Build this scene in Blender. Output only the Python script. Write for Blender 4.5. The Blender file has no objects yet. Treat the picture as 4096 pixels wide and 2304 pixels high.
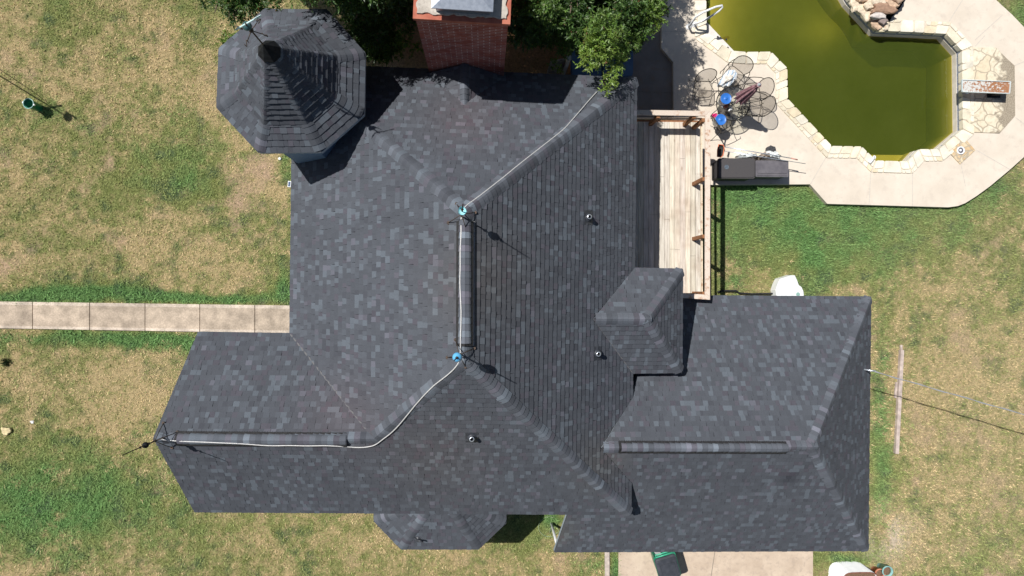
import bpy, math, random
import numpy as np
from mathutils import Vector, Matrix, Quaternion
from mathutils.geometry import tessellate_polygon
from mathutils.bvhtree import BVHTree

random.seed(7)
rng = np.random.default_rng(11)
R = math.radians
scene = bpy.context.scene
COL = scene.collection

# ------------------------------------------------------------------ camera
CAM_H = 19.5
F_PX = 2731.0                       # focal length in pixels of the 4096 px wide photo
cam_data = bpy.data.cameras.new('camera')
cam_data.sensor_width = 36.0
cam_data.lens = 36.0 * F_PX / 4096.0
cam_data.clip_end = 1000
cam = bpy.data.objects.new('camera', cam_data)
COL.objects.link(cam)
cam.location = (0, 0, CAM_H)
_nadir = Vector(((1940 - 2048) / F_PX, -(1160 - 1152) / F_PX, -1)).normalized()
CAM_Q = _nadir.rotation_difference(Vector((0, 0, -1)))
cam.rotation_mode = 'QUATERNION'
cam.rotation_quaternion = CAM_Q
scene.camera = cam
CAM_LOC = Vector((0, 0, CAM_H))

# ------------------------------------------------------------------ light
SUN_TO = Vector((-0.5, 0.305, 1.0)).normalized()
world = bpy.data.worlds.new('World')
scene.world = world
world.use_nodes = True
wn = world.node_tree
sky = wn.nodes.new('ShaderNodeTexSky')
sky.sky_type = 'NISHITA'
sky.sun_disc = False
sky.sun_elevation = math.asin(SUN_TO.z)
sky.sun_rotation = math.atan2(SUN_TO.x, SUN_TO.y)
wn.nodes['Background'].inputs['Strength'].default_value = 0.05
wn.links.new(sky.outputs[0], wn.nodes['Background'].inputs['Color'])
sd = bpy.data.lights.new('sun', 'SUN')
sd.energy = 5.0
sd.angle = R(0.53)
sd.color = (1.0, 0.965, 0.915)
sun = bpy.data.objects.new('sun', sd)
sun.rotation_mode = 'QUATERNION'
sun.rotation_quaternion = SUN_TO.to_track_quat('Z', 'Y')
sun.location = (-10, 6, 30)
COL.objects.link(sun)
scene.view_settings.view_transform = 'Standard'
scene.view_settings.look = 'None'
scene.view_settings.gamma = 1.0
scene.view_settings.exposure = 0.0
scene.view_settings.use_curve_mapping = False

# ------------------------------------------------------------------ measuring helpers
def ray(px, py):
    d = Vector(((px - 2048) / F_PX, -(py - 1152) / F_PX, -1))
    return CAM_Q @ d

def P(px, py, z=0.0):
    """world point at height z seen at photo pixel (4096 wide)"""
    d = ray(px, py)
    t = (z - CAM_H) / d.z
    return CAM_LOC + d * t

K = 4096 / 2576.0
def D(dx, dy, z=0.0):
    return P(dx * K, dy * K, z)

# ------------------------------------------------------------------ mesh builder
class MB:
    def __init__(self):
        self.v = []; self.f = []; self.c = []; self.m = []; self.smooth = []
    def face(self, pts, col=None, mi=0, sm=False):
        n = len(self.v)
        self.v.extend([tuple(p) for p in pts])
        self.f.append(tuple(range(n, n + len(pts))))
        self.c.append(col); self.m.append(mi); self.smooth.append(sm)
    def add(self, verts, faces, col=None, mi=0, sm=False):
        n = len(self.v)
        self.v.extend([tuple(p) for p in verts])
        for f in faces:
            self.f.append(tuple(i + n for i in f)); self.c.append(col); self.m.append(mi); self.smooth.append(sm)
    def box(self, c, size, rot=0.0, col=None, mi=0, taper=1.0, axes=None):
        c = Vector(c); sx, sy, sz = [s / 2 for s in size]
        if axes is None:
            ax = Vector((math.cos(rot), math.sin(rot), 0)); ay = Vector((-math.sin(rot), math.cos(rot), 0)); az = Vector((0, 0, 1))
        else:
            ax, ay, az = axes
        vs = []
        for k in (-1, 1):
            t = taper if k > 0 else 1.0
            for (i, j) in ((-1, -1), (1, -1), (1, 1), (-1, 1)):
                vs.append(c + ax * (i * sx * t) + ay * (j * sy * t) + az * (k * sz))
        self.add(vs, [(3, 2, 1, 0), (4, 5, 6, 7), (0, 1, 5, 4), (1, 2, 6, 5), (2, 3, 7, 6), (3, 0, 4, 7)], col, mi)
    def bar(self, a, b, w, h, col=None, mi=0):
        a = Vector(a); b = Vector(b); d = b - a; L = d.length
        ax = d.normalized(); ay = Vector((0, 0, 1)).cross(ax)
        if ay.length < 1e-4: ay = Vector((0, 1, 0))
        ay.normalize(); az = ax.cross(ay)
        self.box((a + b) / 2, (L, w, h), col=col, mi=mi, axes=(ax, ay, az))
    def tube(self, pts, r, n=8, closed=False, col=None, mi=0, radii=None, caps=True):
        pts = [Vector(p) for p in pts]; N = len(pts); rings = []
        prev = None
        for i, p in enumerate(pts):
            if closed: t = pts[(i + 1) % N] - pts[i - 1]
            else: t = pts[min(i + 1, N - 1)] - pts[max(i - 1, 0)]
            t.normalize()
            if prev is None:
                u = t.orthogonal().normalized()
            else:
                u = prev - t * prev.dot(t)
                if u.length < 1e-5: u = t.orthogonal()
                u.normalize()
            prev = u; w = t.cross(u); rr = radii[i] if radii else r
            rings.append([p + (u * math.cos(2 * math.pi * k / n) + w * math.sin(2 * math.pi * k / n)) * rr for k in range(n)])
        vs = [q for rg in rings for q in rg]; fs = []
        for i in range(N if closed else N - 1):
            j = (i + 1) % N
            for k in range(n):
                fs.append((i * n + k, i * n + (k + 1) % n, j * n + (k + 1) % n, j * n + k))
        if caps and not closed:
            fs.append(tuple(range(n - 1, -1, -1))); fs.append(tuple((N - 1) * n + k for k in range(n)))
        self.add(vs, fs, col, mi, sm=True)
    def lathe(self, c, prof, n=24, col=None, mi=0, ax=None, sm=True, capb=True, capt=True):
        """prof: list of (r, z) from bottom to top"""
        c = Vector(c)
        q = Vector((0, 0, 1)).rotation_difference(Vector(ax)) if ax is not None else Quaternion()
        vs = []
        for (r, z) in prof:
            for k in range(n):
                a = 2 * math.pi * k / n
                vs.append(c + q @ Vector((r * math.cos(a), r * math.sin(a), z)))
        fs = []
        for i in range(len(prof) - 1):
            for k in range(n):
                fs.append((i * n + k, i * n + (k + 1) % n, (i + 1) * n + (k + 1) % n, (i + 1) * n + k))
        self.add(vs, fs, col, mi, sm)
        if capb: self.add(vs[:n], [tuple(range(n - 1, -1, -1))], col, mi)
        if capt: self.add(vs[-n:], [tuple(range(n))], col, mi)
    def prism(self, poly, z0, z1, col=None, mi=0, holes=None, side_mi=None, top=True, bottom=False):
        """poly: list of xy; vertical prism, top tessellated"""
        loops = [poly] + (holes or [])
        flat = [Vector((p[0], p[1], 0)) for l in loops for p in l]
        tris = tessellate_polygon([[Vector((p[0], p[1], 0)) for p in l] for l in loops])
        if top:
            fs = []
            for t in tris:
                a, b, c = [flat[i] for i in t]
                fs.append(t if (b - a).cross(c - a).z > 0 else (t[0], t[2], t[1]))
            self.add([(p.x, p.y, z1) for p in flat], fs, col, mi)
        if bottom:
            self.add([(p.x, p.y, z0) for p in flat], [t for t in tris], col, mi)
        for li, l in enumerate(loops):
            area = sum(l[i - 1][0] * l[i][1] - l[i][0] * l[i - 1][1] for i in range(len(l)))
            n = len(l)
            for i in range(n):
                a, b = l[i], l[(i + 1) % n]
                if (area < 0) != (li > 0): a, b = b, a
                self.face([(a[0], a[1], z0), (b[0], b[1], z0), (b[0], b[1], z1), (a[0], a[1], z1)], col, mi if side_mi is None else side_mi)
    def build(self, name, mats, parent=None, local=False):
        me = bpy.data.meshes.new(name)
        vs = self.v
        if parent is not None and not local:
            L = parent.location
            if parent.parent is not None: L = parent.location + parent.parent.location
            vs = [(x - L.x, y - L.y, z - L.z) for (x, y, z) in vs]
        me.from_pydata(vs, [], self.f)
        if not isinstance(mats, (list, tuple)): mats = [mats]
        for m in mats: me.materials.append(m)
        me.polygons.foreach_set('material_index', self.m)
        me.polygons.foreach_set('use_smooth', self.smooth)
        if any(c is not None for c in self.c):
            at = me.color_attributes.new('tone', 'FLOAT_COLOR', 'CORNER')
            arr = np.ones((len(me.loops), 4), dtype=np.float32); k = 0
            for f, c in zip(self.f, self.c):
                n = len(f)
                if c is not None: arr[k:k + n, :3] = c
                k += n
            at.data.foreach_set('color', arr.ravel())
        me.update()
        o = bpy.data.objects.new(name, me)
        COL.objects.link(o)
        if parent is not None: o.parent = parent
        return o

def np_mesh(name, verts, nper, cols, mats, parent=None):
    """verts (N*nper,3) faces of nper verts each, cols (N,3)"""
    verts = np.asarray(verts, dtype=np.float32).reshape(-1, 3)
    if parent is not None:
        L = parent.location; verts = verts - np.array([L.x, L.y, L.z], dtype=np.float32)
    nv = len(verts); nf = nv // nper
    me = bpy.data.meshes.new(name)
    me.vertices.add(nv); me.vertices.foreach_set('co', verts.ravel())
    me.loops.add(nv); me.loops.foreach_set('vertex_index', np.arange(nv, dtype=np.int32))
    me.polygons.add(nf); me.polygons.foreach_set('loop_start', np.arange(0, nv, nper, dtype=np.int32))
    me.polygons.foreach_set('loop_total', np.full(nf, nper, dtype=np.int32))
    at = me.color_attributes.new('tone', 'FLOAT_COLOR', 'CORNER')
    c = np.ones((nv, 4), dtype=np.float32); c[:, :3] = np.repeat(np.asarray(cols, dtype=np.float32), nper, axis=0)
    at.data.foreach_set('color', c.ravel())
    me.materials.append(mats)
    me.update(calc_edges=True); me.validate()
    o = bpy.data.objects.new(name, me); COL.objects.link(o)
    if parent is not None: o.parent = parent
    return o

def tag(o, label=None, cat=None, group=None, kind=None):
    if label: o['label'] = label
    if cat: o['category'] = cat
    if group: o['group'] = group
    if kind: o['kind'] = kind
    return o
def thing(name, loc, label, cat, group=None, rz=0.0):
    o = bpy.data.objects.new(name, None); COL.objects.link(o)
    o.empty_display_size = 0.2
    o.location = loc; o.rotation_euler = (0, 0, rz)
    return tag(o, label, cat, group)
def copy_tree(o, parent=None):
    c = o.copy(); COL.objects.link(c)
    if parent is not None: c.parent = parent
    for ch in [x for x in bpy.data.objects if x.parent == o]:
        copy_tree(ch, c)
    return c

# ------------------------------------------------------------------ materials
def newmat(name):
    m = bpy.data.materials.new(name); m.use_nodes = True
    nt = m.node_tree; b = nt.nodes['Principled BSDF']
    return m, nt, b
def node(nt, t, **kw):
    n = nt.nodes.new(t)
    for k, v in kw.items(): setattr(n, k, v)
    return n
def mixc(nt, fac, a, b, mode='MIX'):
    n = nt.nodes.new('ShaderNodeMix'); n.data_type = 'RGBA'; n.blend_type = mode
    for idx, val in ((0, fac), (6, a), (7, b)):
        if isinstance(val, bpy.types.NodeSocket): nt.links.new(val, n.inputs[idx])
        elif idx == 0: n.inputs[0].default_value = val
        else: n.inputs[idx].default_value = (*val, 1)
    return n.outputs[2]
def noise(nt, scale, detail=3, vec=None, rough=0.55):
    n = nt.nodes.new('ShaderNodeTexNoise'); n.inputs['Scale'].default_value = scale
    n.inputs['Detail'].default_value = detail; n.inputs['Roughness'].default_value = rough
    if vec is None:
        g = nt.nodes.new('ShaderNodeNewGeometry'); vec = g.outputs['Position']
    nt.links.new(vec, n.inputs['Vector'])
    return n.outputs['Fac']
def ramp(nt, fac, lo, hi):
    n = nt.nodes.new('ShaderNodeMapRange'); n.inputs[1].default_value = lo; n.inputs[2].default_value = hi
    nt.links.new(fac, n.inputs[0]); return n.outputs[0]
def bump(nt, b, h, strength=0.4, dist=0.01):
    n = nt.nodes.new('ShaderNodeBump'); n.inputs['Strength'].default_value = strength; n.inputs['Distance'].default_value = dist
    nt.links.new(h, n.inputs['Height']); nt.links.new(n.outputs[0], b.inputs['Normal'])
def obj_coord(nt):
    return nt.nodes.new('ShaderNodeTexCoord').outputs['Object']
def mat2(name, c1, c2, scale=8, rough=0.7, metal=0.0, bs=0.0, bscale=None, lo=0.35, hi=0.65, spec=0.4, detail=4):
    m, nt, b = newmat(name)
    oc = obj_coord(nt)
    f = ramp(nt, noise(nt, scale, detail, oc), lo, hi)
    nt.links.new(mixc(nt, f, c1, c2), b.inputs['Base Color'])
    b.inputs['Roughness'].default_value = rough; b.inputs['Metallic'].default_value = metal
    b.inputs['Specular IOR Level'].default_value = spec
    if bs: bump(nt, b, noise(nt, bscale or scale * 4, 4, oc), bs, 0.01)
    return m
def tone_mat(name, rough=0.85, nscale=60, namt=0.35, bs=0.3, big=None, spec=0.3, bigamt=0.25):
    """base colour from the mesh's own colour attribute, varied by noise"""
    m, nt, b = newmat(name)
    a = node(nt, 'ShaderNodeAttribute', attribute_name='tone')
    oc = obj_coord(nt)
    n1 = noise(nt, nscale, 3, oc, 0.7)
    r = ramp(nt, n1, 0.3, 0.7)
    mr = nt.nodes.new('ShaderNodeMapRange'); mr.inputs[3].default_value = 1 - namt; mr.inputs[4].default_value = 1 + namt
    nt.links.new(r, mr.inputs[0])
    sc = nt.nodes.new('ShaderNodeVectorMath'); sc.operation = 'SCALE'
    nt.links.new(a.outputs['Color'], sc.inputs[0]); nt.links.new(mr.outputs[0], sc.inputs['Scale'])
    out = sc.outputs[0]
    if big:
        r2 = ramp(nt, noise(nt, big, 4, oc), 0.3, 0.7)
        m2 = nt.nodes.new('ShaderNodeMapRange'); m2.inputs[3].default_value = 1 - bigamt; m2.inputs[4].default_value = 1 + bigamt
        nt.links.new(r2, m2.inputs[0])
        s2 = nt.nodes.new('ShaderNodeVectorMath'); s2.operation = 'SCALE'
        nt.links.new(out, s2.inputs[0]); nt.links.new(m2.outputs[0], s2.inputs['Scale']); out = s2.outputs[0]
    nt.links.new(out, b.inputs['Base Color'])
    b.inputs['Roughness'].default_value = rough; b.inputs['Specular IOR Level'].default_value = spec
    if bs: bump(nt, b, n1, bs, 0.004)
    return m

M = {}
M['shingle'] = tone_mat('asphalt_shingle', 0.92, 90, 0.20, 0.4, big=1.1, spec=0.25, bigamt=0.06)
M['vent_black'] = mat2('black_vent_plastic', (.012, .012, .014), (.03, .03, .032), 20, .6)
M['fascia'] = mat2('painted_fascia', (.30, .36, .42), (.42, .48, .52), 6, .6)
M['siding'] = mat2('blue_siding', (.16, .26, .42), (.24, .34, .50), 5, .75, bs=.2)
M['trim_white'] = mat2('white_trim_paint', (.62, .62, .60), (.78, .78, .76), 7, .5)
M['window_glass'] = mat2('dark_window_glass', (.02, .03, .04), (.04, .05, .06), 2, .08, spec=.8)
M['steel'] = mat2('galvanised_steel', (.62, .68, .76), (.80, .86, .94), 14, .30, .7, bs=.05)
M['cable'] = mat2('braided_aluminium_cable', (.55, .55, .55), (.8, .8, .79), 120, .5, .3, bs=.5)
M['rod'] = mat2('weathered_iron', (.05, .045, .04), (.13, .09, .07), 30, .7, .4)
M['rust'] = mat2('rusty_copper', (.20, .09, .05), (.34, .17, .11), 40, .85)
M['verdigris'] = mat2('verdigris_copper', (.02, .07, .08), (.08, .18, .19), 30, .5, .2)
M['blue_glass'] = mat2('sky_blue_glass', (.10, .42, .75), (.16, .50, .82), 4, .12, spec=.8)
M['pale_glass'] = mat2('pale_aqua_glass', (.30, .70, .78), (.45, .80, .85), 8, .2, spec=.8)
M['dark_metal'] = mat2('dark_painted_metal', (.010, .011, .013), (.020, .022, .025), 14, .8, .0, spec=.15)
M['concrete_pale'] = None
M['green_plastic'] = mat2('green_plastic', (.015, .16, .09), (.03, .24, .14), 5, .4)
M['black_plastic'] = mat2('black_plastic', (.035, .04, .05), (.06, .065, .08), 6, .45)
M['white_plastic'] = mat2('white_plastic', (.80, .82, .84), (.88, .90, .90), 3, .45)
M['blue_plastic'] = mat2('blue_plastic', (.03, .16, .55), (.04, .20, .64), 5, .35)
M['iron'] = mat2('wrought_iron', (.02, .02, .018), (.045, .04, .035), 40, .5, .3)
M['terracotta'] = mat2('terracotta', (.50, .17, .10), (.62, .25, .15), 12, .8)
M['teal_glaze'] = mat2('teal_glazed_pot', (.16, .38, .38), (.30, .52, .50), 9, .4)
M['soil'] = mat2('potting_soil', (.10, .055, .035), (.26, .16, .10), 60, .95, bs=.6)
# ------------------------------------------------------------------ ground
_lat = rng.random((64, 256, 256)).astype(np.float32)
def vnoise(x, y, s, k):
    x = x / s + 1000.0; y = y / s + 1000.0
    xi = np.floor(x).astype(int); yi = np.floor(y).astype(int)
    fx = x - xi; fy = y - yi; fx = fx * fx * (3 - 2 * fx); fy = fy * fy * (3 - 2 * fy)
    L = _lat[k]
    a = L[xi % 256, yi % 256]; b = L[(xi + 1) % 256, yi % 256]; c = L[xi % 256, (yi + 1) % 256]; d = L[(xi + 1) % 256, (yi + 1) % 256]
    return (a * (1 - fx) + b * fx) * (1 - fy) + (c * (1 - fx) + d * fx) * fy
def fbm(x, y, s, k, o=4):
    r = 0; a = 0.5; t = 0
    for i in range(o):
        r = r + a * vnoise(x, y, s / 2 ** i, k + i); t += a; a *= 0.55
    return r / t
def inpoly(x, y, poly):
    ins = np.zeros(x.shape, dtype=bool); n = len(poly)
    for i in range(n):
        x1, y1 = poly[i][0], poly[i][1]; x2, y2 = poly[(i + 1) % n][0], poly[(i + 1) % n][1]
        if y1 == y2: continue
        c = ((y1 > y) != (y2 > y)) & (x < (x2 - x1) * (y - y1) / (y2 - y1) + x1)
        ins ^= c
    return ins

# (display x, y, radius x, radius y, weight) in the 2576 px wide view
GREEN = [(480, 400, 110, 70, .5), (470, 470, 70, 40, .55), (640, 560, 80, 60, .12), (350, 745, 480, 15, 1.4), (130, 740, 190, 26, .9),
         (200, 850, 330, 20, 1.1), (400, 860, 120, 26, .8), (60, 1290, 260, 130, .95), (330, 1220, 170, 110, .45), (150, 1130, 140, 70, .3), (560, 1380, 240, 90, .1),
         (1990, 540, 260, 100, .9), (1880, 478, 110, 26, .9), (2330, 500, 230, 60, .75), (2100, 640, 150, 70, .5), (2500, 450, 120, 60, .5), (2260, 620, 90, 90, .3),
         (2420, 600, 90, 50, .55), (2540, 640, 50, 50, .35), (2222, 900, 28, 200, .6), (2220, 1200, 34, 180, .8), (2275, 1140, 40, 60, .3), (2130, 1410, 70, 22, 1.1), (2560, 30, 60, 60, .9),
         (120, 290, 110, 55, .45), (160, 50, 60, 90, .3), (280, 90, 50, 80, .2), (450, 260, 110, 60, .2), (720, 420, 22, 60, .8), (716, 720, 20, 40, .9), (500, 960, 60, 70, .3), (60, 1250, 60, 80, .4),
         (1300, 1350, 90, 60, .45), (1385, 1312, 28, 20, 1.0), (1500, 1420, 60, 40, .6), (1540, 1430, 10, 60, .9), (2050, 700, 60, 50, .7), (1850, 610, 60, 140, .35), (2440, 1400, 130, 60, .2), (2300, 820, 40, 80, .3), (1840, 720, 30, 14, .6), (40, 420, 120, 60, .1), (250, 400, 140, 100, .15), (100, 560, 110, 60, .15)]
STRAW = [(330, 120, 260, 110, .22), (640, 300, 60, 120, .4), (150, 480, 120, 90, .2), (300, 950, 170, 90, .5), (560, 620, 190, 70, .45), (350, 620, 160, 60, .3), (1850, 680, 70, 60, .9), (2400, 900, 220, 240, .25), (2360, 760, 80, 60, .3), (820, 1400, 400, 60, .4), (1250, 1420, 200, 40, .4), (1380, 1420, 30, 40, .5), (600, 480, 120, 70, .35), (2330, 1000, 60, 130, .2), (120, 980, 70, 40, .3)]
DIRT = [(660, 430, 60, 50, 1.3), (640, 500, 70, 60, .5), (600, 120, 60, 50, .5), (420, 130, 40, 40, .4), (590, 70, 130, 70, .45), (690, 470, 30, 40, .5), (380, 60, 60, 60, .4), (2235, 1345, 55, 48, 1.1), (2300, 1400, 60, 50, .5), (640, 20, 90, 60, .4), (1090, 80, 200, 130, 2.2), (1400, 140, 180, 80, 2.0), (500, 540, 40, 30, .3), (2240, 1420, 60, 20, .6), (230, 330, 40, 30, .2), (2200, 1280, 30, 40, .3), (1370, 1330, 16, 10, .7), (30, 650, 60, 20, .3)]
def ell(x, y, L):
    w = np.zeros(x.shape)
    for (cx, cy, rx, ry, k) in L:
        c = D(cx, cy, 0); s = CAM_H / F_PX * K
        d = ((x - c.x) / (rx * s)) ** 2 + ((y - c.y) / (ry * s)) ** 2
        w += k * np.exp(-d * 0.9)
    return w
C_STRAW = np.array([.58, .455, .255]); C_OLIVE = np.array([.255, .282, .104]); C_GREEN = np.array([.142, .262, .090])
C_BLUE = np.array([.095, .150, .085]); C_DIRT = np.array([.60, .43, .30]); C_PALE = np.array([.78, .66, .52]); C_SOIL = np.array([.30, .17, .09])
def ground_mix(x, y):
    jx = x + 0.5 * (fbm(x, y, 0.9, 0) - .5); jy = y + 0.5 * (fbm(x, y, 0.9, 5) - .5)
    g = ell(jx, jy, GREEN); s = ell(jx, jy, STRAW); d = ell(jx, jy, DIRT)
    big = fbm(x, y, 2.6, 10); med = fbm(x, y, 0.42, 15, 4); fine = fbm(x, y, 0.12, 20, 3)
    green = 0.47 + 1.5 * (big - .5) + 1.2 * (med - .5) + 1.35 * (fine - .5) + g * 0.85 - s * 0.55 - d * .40 - .035
    green = np.clip(green + .35 * np.clip((fbm(x, y, .38, 40) - .57) * 6, 0, 1), 0, 1)
    dirt = np.clip((fbm(x, y, .7, 30) - .60) * 3.4 + d * 0.75 - g * .4 - .12, 0, 1)
    lush = np.clip(g * 1.05 + (fbm(x, y, .5, 35) - .5) * 1.3 - .25, 0, 1)
    blue = np.clip((fbm(x, y, .38, 40) - .57) * 6, 0, 1) * .75
    return green, dirt, lush, blue
def ground_color(x, y):
    green, dirt, lush, blue = ground_mix(x, y)
    g = C_OLIVE * (1 - lush[..., None]) + C_GREEN * lush[..., None]
    g = g * (1 - blue[..., None]) + C_BLUE * blue[..., None]
    c = C_STRAW * (1 - green[..., None]) + g * green[..., None]
    c = c * (1 - dirt[..., None]) + C_DIRT * dirt[..., None]
    rt = np.clip((x - 9.5) / 5.0, 0, 1)[..., None] * .38  # lawn paled towards the right, brighter hazy light put into the colour
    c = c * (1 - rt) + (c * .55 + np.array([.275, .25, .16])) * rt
    p = D(2235, 1350); pale = np.exp(-(((x - p.x) / .75) ** 2 + ((y - p.y) / .7) ** 2)) * np.clip((fbm(x, y, .4, 45) - .3) * 3, 0, 1)
    c = c * (1 - pale[..., None]) + C_PALE * pale[..., None]
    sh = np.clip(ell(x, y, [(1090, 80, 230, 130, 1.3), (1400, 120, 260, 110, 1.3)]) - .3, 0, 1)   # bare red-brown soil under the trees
    c = c * (1 - sh[..., None]) + C_SOIL * sh[..., None]
    return c

# outlines (photo pixels)
PATIO_PX = [(2649, -400), (2649, 0), (2646, 193), (2693, 249), (2694, 445), (2694, 740), (3240, 737), (3309, 815), (3793, 829), (3832, 824), (3862, 812), (3905, 785), (3960, 745), (4038, 680), (4096, 628), (4180, 530), (4260, 380), (4230, 220), (4096, 108), (4050, 60), (3985, 0), (3860, -120), (3700, -240), (3500, -400)]
POOL_PX = [(2823, -330), (2823, 0), (2824, 130), (2925, 205), (2985, 210), (3084, 209), (3116, 243), (3147, 274), (3149, 396), (3297, 555), (3326, 586), (3445, 588), (3503, 644), (3631, 648), (3677, 599), (3755, 599), (3852, 517), (3848, 203), (3785, 134), (3655, 127), (3509, 121), (3400, 3), (3330, -120), (3330, -330)]
PZ = 0.16
patio = [P(x, y, PZ).xy for x, y in PATIO_PX]
pool = [P(x, y, PZ + .02).xy for x, y in POOL_PX]
def offset_poly(poly, d):
    n = len(poly); out = []
    area = sum(poly[i - 1][0] * poly[i][1] - poly[i][0] * poly[i - 1][1] for i in range(n))
    s = 1 if area > 0 else -1
    for i in range(n):
        a = Vector(poly[i - 1]); b = Vector(poly[i]); c = Vector(poly[(i + 1) % n])
        e1 = (b - a).normalized(); e2 = (c - b).normalized()
        n1 = Vector((e1.y, -e1.x)) * s; n2 = Vector((e2.y, -e2.x)) * s
        m = (n1 + n2); m = m / max(m.length_squared / 2, .35)
        out.append(b + m * d)
    return out
cop_out = offset_poly(pool, 0.33)

# ground sheet (a fine grid near the house, stretched rows out to the horizon; the pool is cut out)
def axis(lo, hi, st):
    a = list(np.arange(lo, hi + st / 2, st))
    return np.array([-400, -150, -60, -30] + a + [30, 60, 150, 400], dtype=float)
gx = axis(-16.5, 16.5, .065); gy = axis(-9.5, 9.5, .065)
XX, YY = np.meshgrid(gx, gy, indexing='ij')
nx_, ny_ = XX.shape
zz = 0.03 * (fbm(XX, YY, 2.5, 50) - .5)
near = (np.abs(XX) < 18) & (np.abs(YY) < 14)
zz = np.where(near, zz, 0) - .01
gverts = np.stack([XX, YY, zz], -1).reshape(-1, 3)
idx = np.arange(nx_ * ny_).reshape(nx_, ny_)
q = np.stack([idx[:-1, :-1], idx[1:, :-1], idx[1:, 1:], idx[:-1, 1:]], -1).reshape(-1, 4)
hole = inpoly(XX, YY, offset_poly(pool, 0.18)).reshape(-1)
q = q[~hole[q].any(axis=1)]
me = bpy.data.meshes.new('ground')
me.vertices.add(len(gverts)); me.vertices.foreach_set('co', gverts.astype(np.float32).ravel())
me.loops.add(q.size); me.loops.foreach_set('vertex_index', q.astype(np.int32).ravel())
me.polygons.add(len(q)); me.polygons.foreach_set('loop_start', np.arange(0, q.size, 4, dtype=np.int32)); me.polygons.foreach_set('loop_total', np.full(len(q), 4, dtype=np.int32))
at = me.color_attributes.new('tone', 'FLOAT_COLOR', 'POINT')
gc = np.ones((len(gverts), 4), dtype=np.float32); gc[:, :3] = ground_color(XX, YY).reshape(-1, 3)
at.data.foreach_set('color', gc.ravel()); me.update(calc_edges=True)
m, nt, b = newmat('dry_lawn_soil')
a = node(nt, 'ShaderNodeAttribute', attribute_name='tone')
oc = obj_coord(nt)
n1 = ramp(nt, noise(nt, 17, 6, oc, .85), .36, .64)
n2 = ramp(nt, noise(nt, 6, 6, oc, .8), .53, .62)
c = mixc(nt, .8, a.outputs['Color'], mixc(nt, n1, (.48, .51, .46), (1.50, 1.45, 1.38)), 'MULTIPLY')
c = mixc(nt, n2, c, mixc(nt, .7, c, (.62, .72, .5), 'MULTIPLY'))
nt.links.new(c, b.inputs['Base Color']); b.inputs['Roughness'].default_value = .97; b.inputs['Specular IOR Level'].default_value = .1
bump(nt, b, n1, .9, .03)
me.materials.append(m)
g = bpy.data.objects.new('ground', me); COL.objects.link(g); tag(g, kind='structure')

# ------------------------------------------------------------------ concrete
def concrete(name, c1, c2, c3, sc=1.3, joint=False):
    m, nt, b = newmat(name); oc = obj_coord(nt)
    f = ramp(nt, noise(nt, sc, 6, oc, .65), .35, .68)
    f2 = ramp(nt, noise(nt, sc * 3.7, 5, oc, .7), .52, .75)
    f3 = noise(nt, 110, 2, oc)
    c = mixc(nt, f, c1, c2); c = mixc(nt, f2, c, c3); c = mixc(nt, .22, c, mixc(nt, f3, (.6, .6, .6), (1.35, 1.35, 1.35)), 'MULTIPLY')
    nt.links.new(c, b.inputs['Base Color']); b.inputs['Roughness'].default_value = .9; b.inputs['Specular IOR Level'].default_value = .2
    bump(nt, b, f3, .25, .004); return m
M['patio'] = concrete('patio_concrete', (.65, .575, .48), (.74, .665, .565), (.59, .52, .44))
M['patio_shade'] = concrete('shade_darkened_concrete', (.21, .19, .175), (.29, .26, .23), (.27, .20, .15))  # darkened for the lower slab, tree shade put into the concrete colour
M['walk'] = tone_mat('walkway_concrete', .92, 22, .20, .3, big=3.4, bigamt=.28)
M['drive'] = concrete('driveway_concrete', (.50, .40, .31), (.63, .52, .41), (.41, .33, .27), 2.2)
M['joint'] = mat2('joint_filler', (.16, .14, .12), (.26, .23, .2), 20, .95)
M['joint_pale'] = mat2('pale_joint', (.54, .49, .43), (.62, .57, .50), 20, .95)

mb = MB()
mb.prism(patio, -.12, PZ, holes=[offset_poly(pool, 0.05)], mi=0)
def strip(px, w=.012, z=PZ + .004, mi=1):
    pts = [P(x, y, z) for x, y in px]
    for a_, b_ in zip(pts, pts[1:]):
        d = (b_ - a_).normalized(); n = Vector((-d.y, d.x, 0)) * w
        mb.face([a_ - n, b_ - n, b_ + n, a_ + n][::1], None, mi)
for j in [[(3310, 618), (3242, 735)], [(3483, 690), (3476, 818)], [(3650, 690), (3650, 824)], [(3845, 662), (3862, 745)], [(3905, 600), (4040, 678)], [(4062, 470), (4110, 505)], [(3900, 186), (3940, 142)], [(4060, 262), (4096, 246)], [(3790, 96), (3850, 0)], [(2651, 125), (2800, 127)], [(4010, 60), (3900, 160)]]:
    strip(j)
o = mb.build('patio', [M['patio'], M['joint_pale']]); tag(o, kind='structure')
mb = MB()
low = [P(x, y, .03).xy for x, y in [(2480, -400), (2652, -400), (2652, 0), (2649, 192), (2697, 248), (2698, 470), (2480, 470)]]
mb.prism(low, -.12, .03)
strip([(2545, 366), (2690, 372)], .012, .034)
o = mb.build('lower_patio', [M['patio_shade'], M['joint']]); tag(o, kind='structure')

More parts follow.
